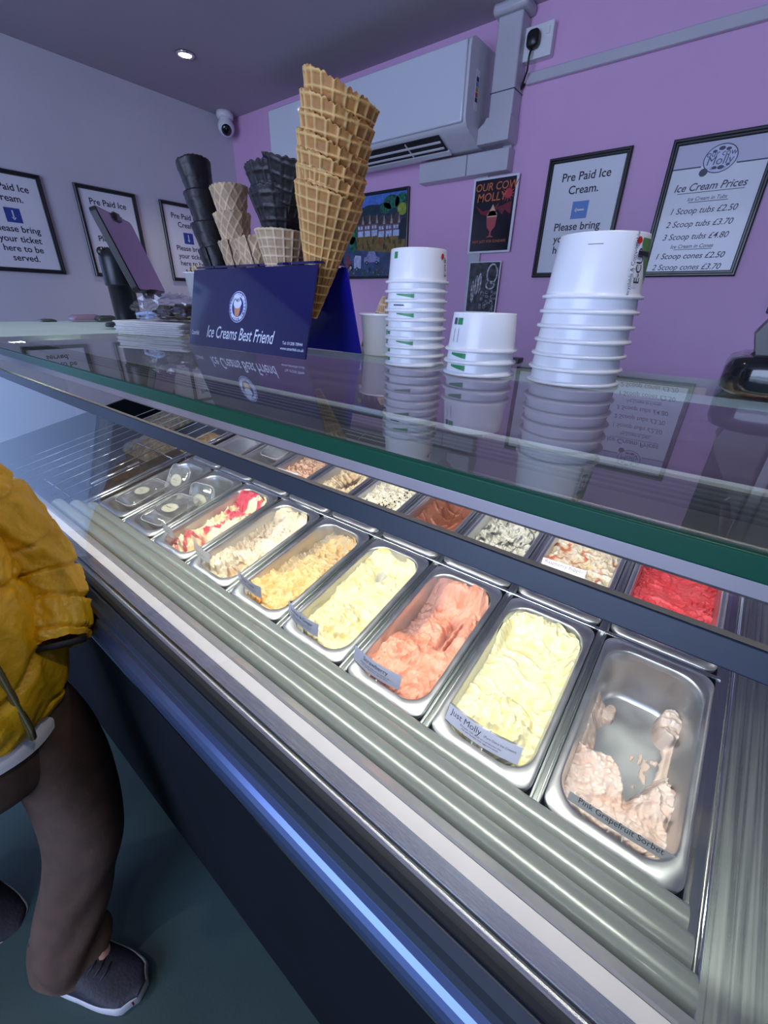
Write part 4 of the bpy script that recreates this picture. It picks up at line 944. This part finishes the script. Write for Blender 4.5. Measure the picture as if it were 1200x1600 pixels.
def cone_stack(kind, mb, m, base, rim0, n, step, axis_tilt, labels, yawstep=.5, jit=1.5, group=CG, name='ice_cream_cone', extra=None):
    """base: point where the stack crosses the holder's hole; rim0: distance from there up to the lowest rim"""
    ax = Vector(axis_tilt).normalized(); me = None
    L = kind
    for k in range(n):
        st_ = step[k] if isinstance(step, (list, tuple)) else step*k
        p = Vector(base)+ax*(rim0-L+st_)
        a2 = (ax+Vector((R_.uniform(-1, 1)*jit*.01, R_.uniform(-1, 1)*jit*.01, 0)))
        if extra and k in extra: a2 = a2+Vector(extra[k])
        q_ = a2.normalized().to_track_quat('Z', 'Y') @ Matrix.Rotation(yawstep*k, 3, 'Z').to_quaternion()
        if me is None:
            o = mb.build(name, m); me = o; cone_tint(o, mb)
        else: o = me.copy(); COL.objects.link(o)
        o.location = p; o.rotation_mode = 'QUATERNION'; o.rotation_quaternion = q_
        tag(o, labels[k], 'cone', group)
HT = 1.409                                        # holder top
big = cone_mesh(.150, .0430, pat='grid', seed=1, slant=.055, jag=.0022, ncell=19, cellz=.0120, rid=.0026)
cone_stack(.150, big, wafc, (-.489, .482, HT), .077, 7, [0, .016, .031, .047, .064, .081, .100], (.30, -.02, 1),
           ['lowest golden waffle cone of the tallest stack', 'second golden waffle cone from the bottom, rim broken away', 'third golden waffle cone from the bottom of the tallest stack', 'fourth golden waffle cone from the bottom of the tallest stack', 'fifth golden waffle cone from the bottom of the tallest stack', 'second golden waffle cone from the top of the tallest stack', 'topmost golden waffle cone of the tallest stack'], yawstep=-.15, jit=1.0)
bk = cone_mesh(.145, .0268, pat='plain', seed=6, rid=.0012, jag=.0010, cellz=.016, slant=.02)
cone_stack(.145, bk, blkc, (-.742, .482, HT), .030, 4, [0, .036, .078, .120], (-.24, .0, 1),
           ['lowest black cone of the leftmost stack', 'second black cone from the bottom of the leftmost stack', 'second black cone from the top of the leftmost stack', 'topmost black cone of the leftmost stack'], yawstep=1.3, jit=2)
wf = cone_mesh(.125, .0285, pat='diag', seed=9, rid=.0013, jag=.0006, ncell=12, cellz=.020)
cone_stack(.125, wf, wafp, (-.688, .490, HT), .036, 3, [0, .038, .073], (-.10, .0, 1),
           ['lowest pale wafer cone behind the leftmost black stack', 'middle pale wafer cone behind the leftmost black stack', 'topmost pale wafer cone behind the leftmost black stack'], yawstep=.9, jit=1)
sm_ = cone_mesh(.105, .0280, pat='diag', seed=12, rid=.0013, jag=.0006, ncell=11, cellz=.020)
cone_stack(.105, sm_, wafp, (-.628, .482, HT), .036, 1, 0, (-.22, .0, 1), ['single small pale wafer cone in the middle of the holder'])
wb = cone_mesh(.135, .0385, pat='grid', seed=14, slant=.02, jag=.001, ncell=18, cellz=.0105)
cone_stack(.135, wb, wafp, (-.568, .482, HT), .040, 1, 0, (.04, .0, 1), ['pale waffle cone under the slumped black cones'])
bk2 = cone_mesh(.100, .0440, pat='grid', seed=16, rid=.0016, jag=.002, ncell=14, cellz=.014, slant=.07)
cone_stack(.100, bk2, blkc, (-.568, .482, HT), .083, 3, [0, .025, .042], (.02, .0, 1),
           ['lowest slumped black waffle cone beside the tallest stack', 'middle slumped black waffle cone beside the tallest stack', 'topmost black waffle cone leaning beside the tallest stack'], yawstep=.7, jit=2, extra={2: (.40, .0, 0)})
cone_stack(.105, cone_mesh(.105, .028, pat='diag', seed=22, rid=.0012, ncell=11, cellz=.02), wafp, (-1.018, .618, Z+.118), .014, 1, 0, (-.3, .2, 1), ['pale cone lying in the tall white tub at the left'], group='cones outside the holder')
mb_ = cone_mesh(.075, .026, pat='grid', seed=25, rid=.0012, ncell=14); o = mb_.build('ice_cream_cone', wafp); cone_tint(o, mb_)
o.location = (-.448, .578, Z+.084); o.rotation_euler = (math.radians(180), math.radians(10), 0); tag(o, 'upside-down waffle cone resting in the white tub right of the holder', 'cone', 'cones outside the holder')

# blue acrylic cone holder
e = empty('cone_holder', (-.62, .484, Z), 'dark blue acrylic cone holder with white lettering on the glass top', 'cone holder')
blu = mat('blue_acrylic', (.004, .005, .075), .06, coat=.5, spec=.6, noise=(2, .05)); blue_in = mat('bright_blue_acrylic', (.010, .012, .42), .10, coat=.4)
hx0, hx1 = -.156, .152
prof = [(-.062, 0), (-.029, .119), (-.024, .1225), (-.018, .1235), (.020, .1235), (.026, .1225), (.031, .119), (.062, 0)]
def wall2(pr, t_=.0028):
    inner_ = [(a*(1-.045), max(0, c-t_)) for a, c in pr]; return pr, inner_
front = [(-.062, 0), (-.0290, .1190), (-.0262, .1190), (-.0592, 0)]
MB().prism(front, hx0, hx1, lambda d_, a, c: (d_, a, c)).build('front_panel', blu, e); hold_front = bpy.context.scene.collection.objects[-1]
back = [(.062, 0), (.031, .119), (.0282, .119), (.0592, 0)]
MB().prism(back, hx0, hx1, lambda d_, a, c: (d_, a, c)).build('rear_panel', blue_in, e)
# top panel with a row of holes
b = MB(); hole_x = [-.742, -.688, -.628, -.568, -.492]; hr = [.0325, .026, .024, .030, .026]
cells = [(-.776, -.718), (-.718, -.658), (-.658, -.598), (-.598, -.530), (-.530, -.468)]
for (xa, xb), cx_, r_ in zip(cells, hole_x, hr):
    r_ = min(r_, .0235); cx_ = min(max(cx_, xa+r_+.003), xb-r_-.003); xa, xb, cx2 = xa+.62, xb+.62, cx_+.62; n = 32; inn = []; out = []
    for k in range(n):
        a = 2*math.pi*k/n; ca, sa = math.cos(a), math.sin(a); inn.append((cx2+r_*ca, r_*sa))
        tx = ((xb-cx2)/ca if ca > 1e-6 else (xa-cx2)/ca if ca < -1e-6 else 1e9); ty = ((.029)/sa if sa > 1e-6 else (-.027)/sa if sa < -1e-6 else 1e9); tt = min(tx, ty); out.append((cx2+tt*ca, tt*sa))
    vs = [(x, y, z) for z in (.1205, .1235) for x, y in inn+out]; fs = []
    for k in range(n):
        j = (k+1) % n; fs += [(k, j, n+j, n+k), (2*n+k, 3*n+k, 3*n+j, 2*n+j), (k, 2*n+k, 2*n+j, j), (n+k, n+j, 3*n+j, 3*n+k)]
    b.add(vs, fs)
b.build('top_panel', blu, e)
# white print on the front panel
e = hold_front
fl_ = math.hypot(.033, .119); fu = (.033/fl_, .119/fl_)
FT = lambda a, c, k: (a, -.062+fu[0]*c-fu[1]*k, fu[1]*c+fu[0]*k)
pwht = mat('white_print', (.72, .80, .95), .4)
lettering([('Ice Creams Best Friend', -.012, .024, .0270, .008, .30, 'CENTER', .70), ('Tel: 01208 78944', .122, .019, .0062, .004, 0), ('www.caterlink.co.uk', .122, .0115, .0062, .004, 0), ('Caterlink', -.137, .021, .0110, .006, .2, 'CENTER', .6)], pwht, e, FT)
f = poly2(MB(), circ(-.018, .066, .0235, .0235, 36), FT, .0004); flat(f, 'roundel', pwht, e)
f = MB(); ring2(f, -.018, .066, .0225, .0225, .0015, FT, eps=.0008); poly2(f, circ(-.018, .066, .0150, .0150), FT, .0008); flat(f, 'roundel_ring', mat('print_blue', (.02, .03, .25), .4), e)
f = MB(); poly2(f, [(-.027, .066), (-.009, .066), (-.013, .052), (-.023, .052)], FT, .0012); flat(f, 'roundel_cone', mat('print_tan', (.60, .30, .15), .4), e)
f = MB(); poly2(f, circ(-.018, .071, .0105, .0075), FT, .0014); poly2(f, circ(-.018, .077, .006, .004), FT, .0014); flat(f, 'roundel_cream', pwht, e)
b2 = MB()
for ch in [k_ for k_ in range(24) if 'ICE CREAMS BEST FRIEND  '[k_] != ' ']:
    a = 2*math.pi*ch/24; vs, fs = text_geo('ICE CREAMS BEST FRIEND  '[ch], .0055, .004, 0); ca, sa = math.sin(a), math.cos(a)
    b2.add([FT(-.018+.0187*ca+v[0]*sa+v[1]*ca, .066+.0187*sa-v[0]*ca+v[1]*sa, .0012) for v in vs], fs)
flat(b2, 'roundel_lettering', MATS['print_blue'], e)

# tablet on a pole stand
e = empty('tablet_stand', (-1.362, .575, Z), 'tablet till tilted on a thick black pole at the left of the counter', 'tablet')
MB().lathe([(.0005, 0), (.060, 0), (.062, .004), (.058, .009), (.034, .012), (.0005, .012)], 40).build('base', black, e)
MB().lathe([(.0325, .010), (.0325, .100), (.036, .1005), (.0375, .104), (.0375, .165), (.034, .180), (.022, .188), (.0005, .190)], 40).build('pole', mat('matt_black_metal', (.012, .014, .020), .35, .3, noise=(20, .1)), e)
nh = Vector((.649, .76, 0)); ex = Vector((-.76, .649, 0)); tau = .322
upv = Vector((0, 0, math.cos(tau)))-nh*math.sin(tau); nv = ex.cross(upv); nv = nv if nv.dot(Vector((1.28, -.59, 0))) > 0 else -nv
tc_ = Vector((-1.279, .591, .099+H))-Vector((-1.362, .575, Z))
def TBT(a, c, k): return tuple(tc_+ex*a+upv*c+nv*k)
b = MB(); b.loops([[TBT(x, y, k) for x, y in rrect(.246*s, .178*s, .012)] for k, s in ((-.016, .97), (-.014, 1), (-.001, 1), (.0, .99))], cap0=True, cap1=True, smooth=False); b.build('case', black, e)
b = MB(); b.loops([[TBT(x, y, k) for x, y in rrect(.238, .170, .008)] for k in (.0002, .0012)], cap1=True, smooth=False); b.build('screen', mat('dark_screen', (.085, .055, .12), .22, coat=.5), e)
b = MB(); b.loops([[TBT(x, y+.082, k) for x, y in rrect(.044, .018, .005)] for k in (.0014, .006)], cap1=True); b.build('camera_cover', black, e)
b = MB(); b.loops([[TBT(x, y-.092, k) for x, y in rrect(.09, .016, .005)] for k in (-.018, .004)], cap0=True, cap1=True); b.build('card_reader', black, e)
MB().tube([(0, 0, .165), (.012, .0, .185), tuple(tc_-nv*.017)], [.016, .014, .013], 14).build('hinge', black, e)
MB().tube([(-.02, -.02, .178), (.012, -.034, .178)], [.011, .011], 14).build('knob', black, e)

# napkins and bag beside the holder
o = MB(); rn = random.Random(8)
e = empty('napkin_stack', (-1.02, .512, Z), 'stack of folded white paper napkins left of the cone holder', 'napkins')
npm = mat('napkin_white', (.74, .74, .76), .6, noise=(60, .04), bump=(200, .4, .001))
for k in range(7):
    a = math.radians(rn.uniform(-5, 5)+15); w2, l2 = .125, .085; z0, z1 = k*.0040, k*.0040+.0036; bulge = .003*(k % 2)
    rg = []
    for zz, s in ((z0, .985), ((z0+z1)/2, 1.0), (z1, .985)):
        rg.append([(x*math.cos(a)-y*math.sin(a)+rn.uniform(-.0008, .0008), x*math.sin(a)+y*math.cos(a), zz) for x, y in rrect((w2*2+bulge)*s*.8, l2*2*s*.7, .006, 5)])
    MB().loops(rg, True, True, smooth=False).build('napkin', npm, e)
e = empty('bagged_brownie', (-.985, .515, Z+.029), 'dark brownie in a crinkled clear plastic bag on the napkins', 'bagged cake')
n = 30; rings = []
for j in range(20):
    u_ = j/19; rg = []
    for k in range(n):
        a = 2*math.pi*k/n; fl = math.sin(math.pi*min(1, max(0, u_)))**.6
        cr_ = .006*math.sin(a*7+j*1.3)+.004*math.sin(a*11-j*2.1)
        rg.append((-.13+.24*u_, (.048*fl+.010+cr_)*math.cos(a)*1.1, max(.0006, .024+(.024*fl+.003+cr_*.8)*math.sin(a))))
    rings.append(rg)
MB().loops(rings, True, True, smooth=False).build('clear_bag', pane('crinkled_film', (.93, .94, .97), 1.7), e)
rk = random.Random(4)
for k, (x, y, z, w_, l_, h_) in enumerate(((.00, .0, .012, .055, .035, .026), (.055, .005, .012, .045, .032, .030), (-.045, -.004, .010, .035, .026, .016))):
    b = MB(); rg = []
    for zz, s in ((0, .92), (.3, 1), (.75, .98), (1, .82)):
        rg.append([(x+px_*s*(1+rk.uniform(-.05, .05)), y+py_*s*(1+rk.uniform(-.05, .05)), .004+zz*h_+rk.uniform(-.0015, .0015)) for px_, py_ in rrect(w_, l_*1.6, .008, 5)])
    b.loops(rg, True, True); b.build('brownie', mat('brownie', (.022, .012, .010), .35, noise=(60, .5), bump=(80, .8, .003)), e)
MB().tube([(-.115, -.03, .004), (-.08, -.045, .012), (-.03, -.04, .016), (-.015, -.03, .010), (-.05, -.035, .005), (-.1, -.03, .003)], .0035, 6).build('bag_seal', mat('pale_blue_film', (.45, .62, .9), .15, coat=.5), e)
# packets by the wall end of the worktop
for x, y, w_, l_, h_, c, lb in ((-1.690, .58, .025, .045, .020, (.35, .22, .32), 'small pink sachet at the far end of the worktop'), (-1.650, .655-.03, .022, .030, .018, (.05, .06, .05), 'small dark packet beside the pink sachet on the worktop'), (-1.71, .48, .020, .02, .007, (.03, .03, .04), 'small dark clip at the far left of the worktop')):
    o = MB(); o.loops([[(x+px_*s, y+py_*s, Z+zz*h_+.001*math.sin(px_*300)) for px_, py_ in rrect(w_*2, l_*2, .008, 6)] for zz, s in ((0.12, .96), (.4, 1), (.7, .93), (1, .7))], True, True); o = o.build('packet', mat('packet_%s' % lb.split()[1], c, .35, coat=.4)); tag(o, lb, 'packet', 'small packets on the worktop')

# black till stand at the right
e = empty('till_stand', (.100, .610, Z), 'glossy black till stand cut off by the right edge of the photo', 'till')
b = MB(); b.loops([[(x, y, z) for x, y in rrect(.19*s, .13*s, .03, 8)] for z, s in ((.0, .95), (.005, 1), (.024, 1), (.032, .97), (.036, .88))], True, True); b.build('base', black_gloss, e)
MB().prism([(-.074, .036), (-.080, .055), (-.070, .075), (-.045, .115), (-.015, .19), (.02, .19), (.01, .036)], -.03, .03, lambda d_, a, c: (a, d_+.0, c)).build('neck', black, e, bevel=.008)
b = MB(); b.box((-.035, -.045, .037), (-.020, -.032, .16)); b.build('cable_cover', black_gloss, e, bevel=.003)
T3 = lambda x, y, z: (x-.01+z*.35, y, .17+z)
b = MB(); b.box((-.03, -.11, 0), (-.012, .11, .15), T3); b.build('monitor', black_gloss, e, bevel=.004)

# ---------------------------------------------------------------- customer
def skin_body(name, chains, radii_root, m, parent, sub=2):
    me = bpy.data.meshes.new(name); V_ = []; E_ = []; R = []
    idx = {}
    for ch in chains:
        prev = None
        for key, p, r in ch:
            if key not in idx: idx[key] = len(V_); V_.append(p); R.append(r)
            if prev is not None: E_.append((idx[prev], idx[key]))
            prev = key
    me.from_pydata(V_, E_, []); me.update()
    o = bpy.data.objects.new(name, me); COL.objects.link(o)
    md = o.modifiers.new('skin', 'SKIN'); md.use_smooth_shade = True
    for i, sv in enumerate(me.skin_vertices[0].data):
        r = R[i]; sv.radius = r if isinstance(r, tuple) else (r, r); sv.use_root = (i == 0)
    s_ = o.modifiers.new('sub', 'SUBSURF'); s_.levels = sub; s_.render_levels = sub
    dg = bpy.context.evaluated_depsgraph_get(); me2 = bpy.data.meshes.new_from_object(o.evaluated_get(dg))
    bpy.data.objects.remove(o); me2.polygons.foreach_set('use_smooth', [True]*len(me2.polygons))
    o = bpy.data.objects.new(name, me2); COL.objects.link(o); me2.materials.clear(); me2.materials.append(m); o.parent = parent
    return o
def loft(name, path, m, parent, nth=72, nv=90, disp=None, caps=(False, False), ax=None):
    """path: rows (centre, half size along a, half size along b); rings spanned by fixed axes a, b"""
    P = np.array([p[0] for p in path], float); Rr = np.array([[p[1], p[2]] for p in path], float); K = len(path)
    tt = np.linspace(0, K-1, nv)
    def ip(Am):
        out = np.zeros((nv, Am.shape[1]))
        for i, t_ in enumerate(tt):
            k = min(int(t_), K-2); f_ = t_-k; p0 = Am[max(k-1, 0)]; p1 = Am[k]; p2 = Am[k+1]; p3 = Am[min(k+2, K-1)]
            out[i] = .5*((2*p1)+(-p0+p2)*f_+(2*p0-5*p1+4*p2-p3)*f_**2+(-p0+3*p1-3*p2+p3)*f_**3)
        return out
    C_ = ip(P); Q_ = ip(Rr); rings = []
    for i in range(nv):
        if ax: A1, B1 = Vector(ax[0]), Vector(ax[1])
        else:
            d_ = Vector(C_[min(i+1, nv-1)]-C_[max(i-1, 0)]).normalized(); A1 = Vector((0, 1, 0)); A1 = (A1-d_*A1.dot(d_)).normalized(); B1 = d_.cross(A1)
        rg = []
        for j in range(nth):
            th = 2*math.pi*j/nth; dd = disp(i/(nv-1), th) if disp else 0
            p = Vector(C_[i])+A1*(math.cos(th)*(Q_[i, 0]+dd))+B1*(math.sin(th)*(Q_[i, 1]+dd)); rg.append(tuple(p))
        rings.append(rg)
    return MB().loops(rings, caps[0], caps[1]).build(name, m, parent)
per = empty('person', (-.785, -.035, 0), 'person in yellow quilted jacket and brown trousers with hand in pocket at the left', 'person')
OX, OY = -.80, -.04
skin = mat('skin', (.55, .33, .24), .5, sss=.1)
L_ = lambda *c: c
def pc(x, y, z): return (x, y, z)
# body relative to the feet empty; +x is the way the person faces, +y is the side by the case
body = [[('pel', pc(-.05, -.01, .74), (.085, .070)), ('w', pc(-.05, -.01, .86), (.10, .075)), ('ch', pc(-.05, -.01, 1.02), (.115, .085)), ('nk0', pc(-.055, -.01, 1.15), (.05, .05)), ('nk', pc(-.045, -.01, 1.215), .038), ('jaw', pc(-.015, -.01, 1.275), (.050, .052)), ('hd', pc(-.035, -.01, 1.345), (.070, .082)), ('cr', pc(-.04, -.01, 1.415), (.045, .050))],
        [('jaw', 0, 0), ('nose', pc(.052, -.01, 1.312), .010)],
        [('ch', 0, 0), ('ls', pc(-.05, .095, 1.115), .040), ('le', pc(-.045, .140, .94), .030), ('lw', pc(.015, .112, .862), .021), ('lp', pc(.004, .080, .82), (.026, .014)), ('lf', pc(-.005, .060, .785), (.022, .010))],
        [('ch', 0, 0), ('rs', pc(-.05, -.130, 1.105), .040), ('re', pc(-.08, -.175, .90), .030), ('rw', pc(-.03, -.185, .73), .021), ('rp', pc(-.018, -.185, .69), (.012, .028))],
        [('pel', 0, 0), ('lh', pc(-.04, .045, .69), .055), ('lk', pc(.0, .030, .40), .040), ('la', pc(-.02, -.085, .09), .026), ('lt', pc(.09, -.045, .035), (.030, .022))],
        [('pel', 0, 0), ('rh', pc(-.075, -.075, .69), .055), ('rk', pc(-.155, -.12, .40), .040), ('ra', pc(-.335, -.14, .12), .026), ('rt', pc(-.26, -.13, .03), (.03, .022))]]
for k, (dy, ln) in enumerate(((-.012, .052), (-.004, .060), (.004, .056), (.012, .044))):
    body.append([('rp', 0, 0), ('f%da' % k, pc(-.010+dy*1.6, -.186+dy*.2, .655), .0085), ('f%db' % k, pc(-.004+dy*1.6, -.180, .655-ln*.5), .0078), ('f%dc' % k, pc(.004+dy*1.6, -.172, .655-ln*.9), .0065)])
body.append([('rw', 0, 0), ('t1', pc(.006, -.178, .700), .010), ('t2', pc(.018, -.170, .672), .0085)])
skin_body('body', body, None, skin, per)
for y in (-.037, .017):
    MB().lathe([(.0005, -.009), (.006, -.007), (.009, 0), (.006, .007), (.0005, .009)], 14, (.036, y, 1.345)).build('eye', mat('eye_dark', (.05, .04, .04), .2), per)
MB().tube([(.046, -.030, 1.278), (.053, -.01, 1.277), (.046, .010, 1.278)], .004, 8).build('mouth', mat('lips', (.40, .14, .12), .4), per)
hair = mat('dark_brown_hair', (.045, .028, .018), .5, noise=(80, .4), bump=(160, .8, .003))
loft('hair', [((-.06, -.01, 1.255), .055, .040), ((-.065, -.01, 1.31), .083, .058), ((-.055, -.01, 1.37), .090, .078), ((-.045, -.01, 1.42), .080, .074), ((-.04, -.01, 1.455), .045, .042), ((-.04, -.01, 1.462), .005, .005)], hair, per, 40, 30, lambda v, t: .003*math.sin(t*17+v*5), (True, True), ax=((0, 1, 0), (1, 0, 0)))
# jacket
per.rotation_euler = (0, 0, math.radians(10))
yel = mat('mustard_quilted_nylon', (.78, .43, .008), .38, noise=(7, .08), bump=(38, .55, .010), coat=.08)
def quilt(v, th, rows, slope, cols=0, depth=.009, seed=0):
    a = (v*rows+slope*abs(math.sin(th*.5+.3))*1.2+.10*math.sin(th*2+seed)) % 1
    d_ = min(a, 1-a); pf = 1-math.exp(-(d_/.06)**2)
    r = depth*(pf*(.75+.25*math.sin(th*9+rows*v*2+seed))-.6)
    if cols:
        c = (th/(2*math.pi)*cols+.05*math.sin(v*12)) % 1; dc = min(c, 1-c); r -= depth*.55*math.exp(-(dc/.03)**2)
    r += .0016*math.sin(th*23+v*31+2*math.sin(v*40))
    return r
jk = [((-.055, -.012, .690), .112, .090), ((-.05, -.012, .705), .132, .112), ((-.046, -.010, .77), .150, .130), ((-.045, -.010, .86), .150, .130), ((-.05, -.012, .95), .144, .122), ((-.05, -.012, 1.03), .144, .118), ((-.052, -.014, 1.09), .136, .106), ((-.055, -.014, 1.14), .100, .084), ((-.052, -.012, 1.18), .060, .060), ((-.048, -.012, 1.225), .058, .058)]
loft('jacket', jk, yel, per, 128, 150, lambda v, t: quilt(v, t-1.57, 6.5, .75, 0, .014, 1)*(1 if v < .9 else .4), (False, False), ax=((0, 1, 0), (1, 0, 0)))
slv = [((-.05, .070, 1.130), .050, .052), ((-.05, .104, 1.085), .066, .066), ((-.052, .132, 1.02), .062, .064), ((-.05, .150, .955), .060, .062), ((-.03, .148, .905), .056, .058), ((.005, .136, .868), .052, .050), ((.040, .118, .840), .047, .047), ((.054, .110, .828), .040, .040)]
loft('jacket_sleeve', slv, yel, per, 72, 120, lambda v, t: quilt(v, t, 5.6, .10, 2, .011, 3), (True, False))
slr = [((-.05, -.100, 1.125), .050, .052), ((-.05, -.130, 1.08), .060, .062), ((-.06, -.152, 1.0), .056, .058), ((-.08, -.175, .90), .050, .052), ((-.06, -.183, .80), .044, .045), ((-.04, -.186, .745), .040, .040)]
loft('jacket_sleeve', slr, yel, per, 60, 90, lambda v, t: quilt(v, t, 8, .05, 2, .007, 5), (True, False))
MB().tube([(.052, .111, .829), (.056, .108, .823)], [.0385, .036], 28).build('cuff', mat('dark_elastic', (.02, .018, .02), .7), per)
zp = [(.0835-.9*max(0, z-.86)*.12-.010*max(0, z-1.03)/.06*(1 if z > 1.03 else 0), .022, z) for z in np.linspace(.705, 1.12, 14)]; zp = [(x-(.012 if z < .72 else 0), y, z) for x, y, z in zp]
b = MB(); b.tube(zp, .0055, 8); b.build('zip_tape', mat('olive_zip_tape', (.10, .075, .02), .5), per)
b = MB(); b.tube([(x+.0045, y, z) for x, y, z in zp], .0030, 6); b.build('zip', mat('brass_zip', (.35, .30, .14), .3, .7), per)
# white shirt hem, trousers, shoes
loft('shirt_hem', [((-.050, -.012, .662), .128, .106), ((-.050, -.012, .68), .128, .106), ((-.052, -.012, .70), .122, .100), ((-.055, -.012, .74), .114, .090)], mat('white_cotton', (.72, .72, .74), .7), per, 64, 20, lambda v, t: .003*math.sin(t*6), ax=((0, 1, 0), (1, 0, 0)))
brn = mat('brown_trouser_cotton', (.070, .040, .027), .8, noise=(24, .22), bump=(26, .5, .006))
def fold_(v, t, s_=0): return .006*math.sin(v*26+math.sin(t*2+s_)*2.2)*sst(.45, 1, np.float64(v))+.004*math.sin(t*3+v*7+s_)
loft('trousers_seat', [((-.05, -.012, .775), .104, .078), ((-.05, -.012, .73), .112, .088), ((-.05, -.012, .67), .118, .094), ((-.05, -.012, .58), .116, .090), ((-.055, -.012, .54), .085, .065), ((-.055, -.012, .52), .03, .03)], brn, per, 64, 30, ax=((0, 1, 0), (1, 0, 0)), caps=(False, True))
loft('trouser_leg', [((-.045, .045, .70), .072, .082), ((-.035, .055, .58), .078, .086), ((-.015, .055, .45), .076, .080), ((.0, .035, .32), .074, .076), ((-.01, -.015, .20), .070, .072), ((-.008, -.060, .110), .070, .080), ((-.000, -.080, .052), .070, .092)], brn, per, 64, 90, lambda v, t: fold_(v, t), ax=((0, 1, 0), (1, 0, 0)))
loft('trouser_leg', [((-.065, -.070, .70), .072, .082), ((-.09, -.085, .58), .074, .084), ((-.14, -.115, .43), .072, .078), ((-.22, -.125, .30), .068, .072), ((-.30, -.135, .20), .064, .066), ((-.335, -.14, .13), .062, .064)], brn, per, 64, 90, lambda v, t: fold_(v, t, 2), ax=((0, 1, 0), (1, 0, 0)))
navy = mat('navy_trainer_mesh', (.010, .010, .022), .6, noise=(60, .3), bump=(150, .5, .002)); sole = mat('white_rubber_sole', (.50, .52, .56), .5, noise=(20, .1))
def shoe(ox, oy, ang, pitch=0, dz=0):
    ca, sa = math.cos(ang), math.sin(ang)
    def T(l, w_, z):
        l2 = l*math.cos(pitch)-z*math.sin(pitch); z2 = z*math.cos(pitch)+l*math.sin(pitch); return (ox+l2*ca-w_*sa, oy+l2*sa+w_*ca, z2+dz)
    xs = np.linspace(0, 1, 26); Ln = .265
    def hwid(t): return .030+.017*math.sin(math.pi*min(1, t*1.0)**.8)*(1.0 if t < .99 else .6)+.006*sst(.5, .8, np.float64(t))-.022*sst(.90, 1., np.float64(t))-.008*sst(.08, 0, np.float64(t))
    def outline(s, z): 
        L1 = [T((t-.3)*Ln, hwid(t)*s, z) for t in xs]; L2 = [T((t-.3)*Ln, -hwid(t)*s, z) for t in xs[::-1]]; return L1+L2
    MB().loops([outline(.94, 0.001), outline(1.03, .006), outline(1.06, .018), outline(1.02, .028), outline(.96, .031)], True, True).build('shoe_sole', sole, per)
    rings = []
    for t in xs:
        hh = .085-.048*sst(.28, .95, np.float64(t))+.015*sst(.12, .0, np.float64(t)); w_ = hwid(t)*.98; rg = []
        for k in range(17):
            a = math.pi*k/16; rg.append(T((t-.3)*Ln, w_*math.cos(a), .026+(hh-.026)*math.sin(a)**.8))
        rings.append(rg)
    MB().loops(rings, False, False, closed=False).add(rings[0], [tuple(range(17))]).add(rings[-1], [tuple(range(17))]).build('shoe_upper', navy, per)
    b_ = MB()
    for k in range(5):
        t = .46+k*.055; hh = .085-.048*float(sst(.28, .95, np.float64(t))); b_.tube([T((t-.3)*Ln, .016, hh-.004), T((t-.3)*Ln+.004, 0, hh+.002), T((t-.3)*Ln, -.016, hh-.004)], .0022, 6)
    b_.build('shoe_laces', navy, per)
shoe(.010, -.088, math.radians(14))
o_red = MB(); o_red.box((.176, -.066, .012), (.190, -.048, .026)); o_red.build('shoe_toe_patch', mat('red_rubber', (.30, .01, .015), .5), per)
shoe(-.345, -.15, math.radians(10), -.5, .055)
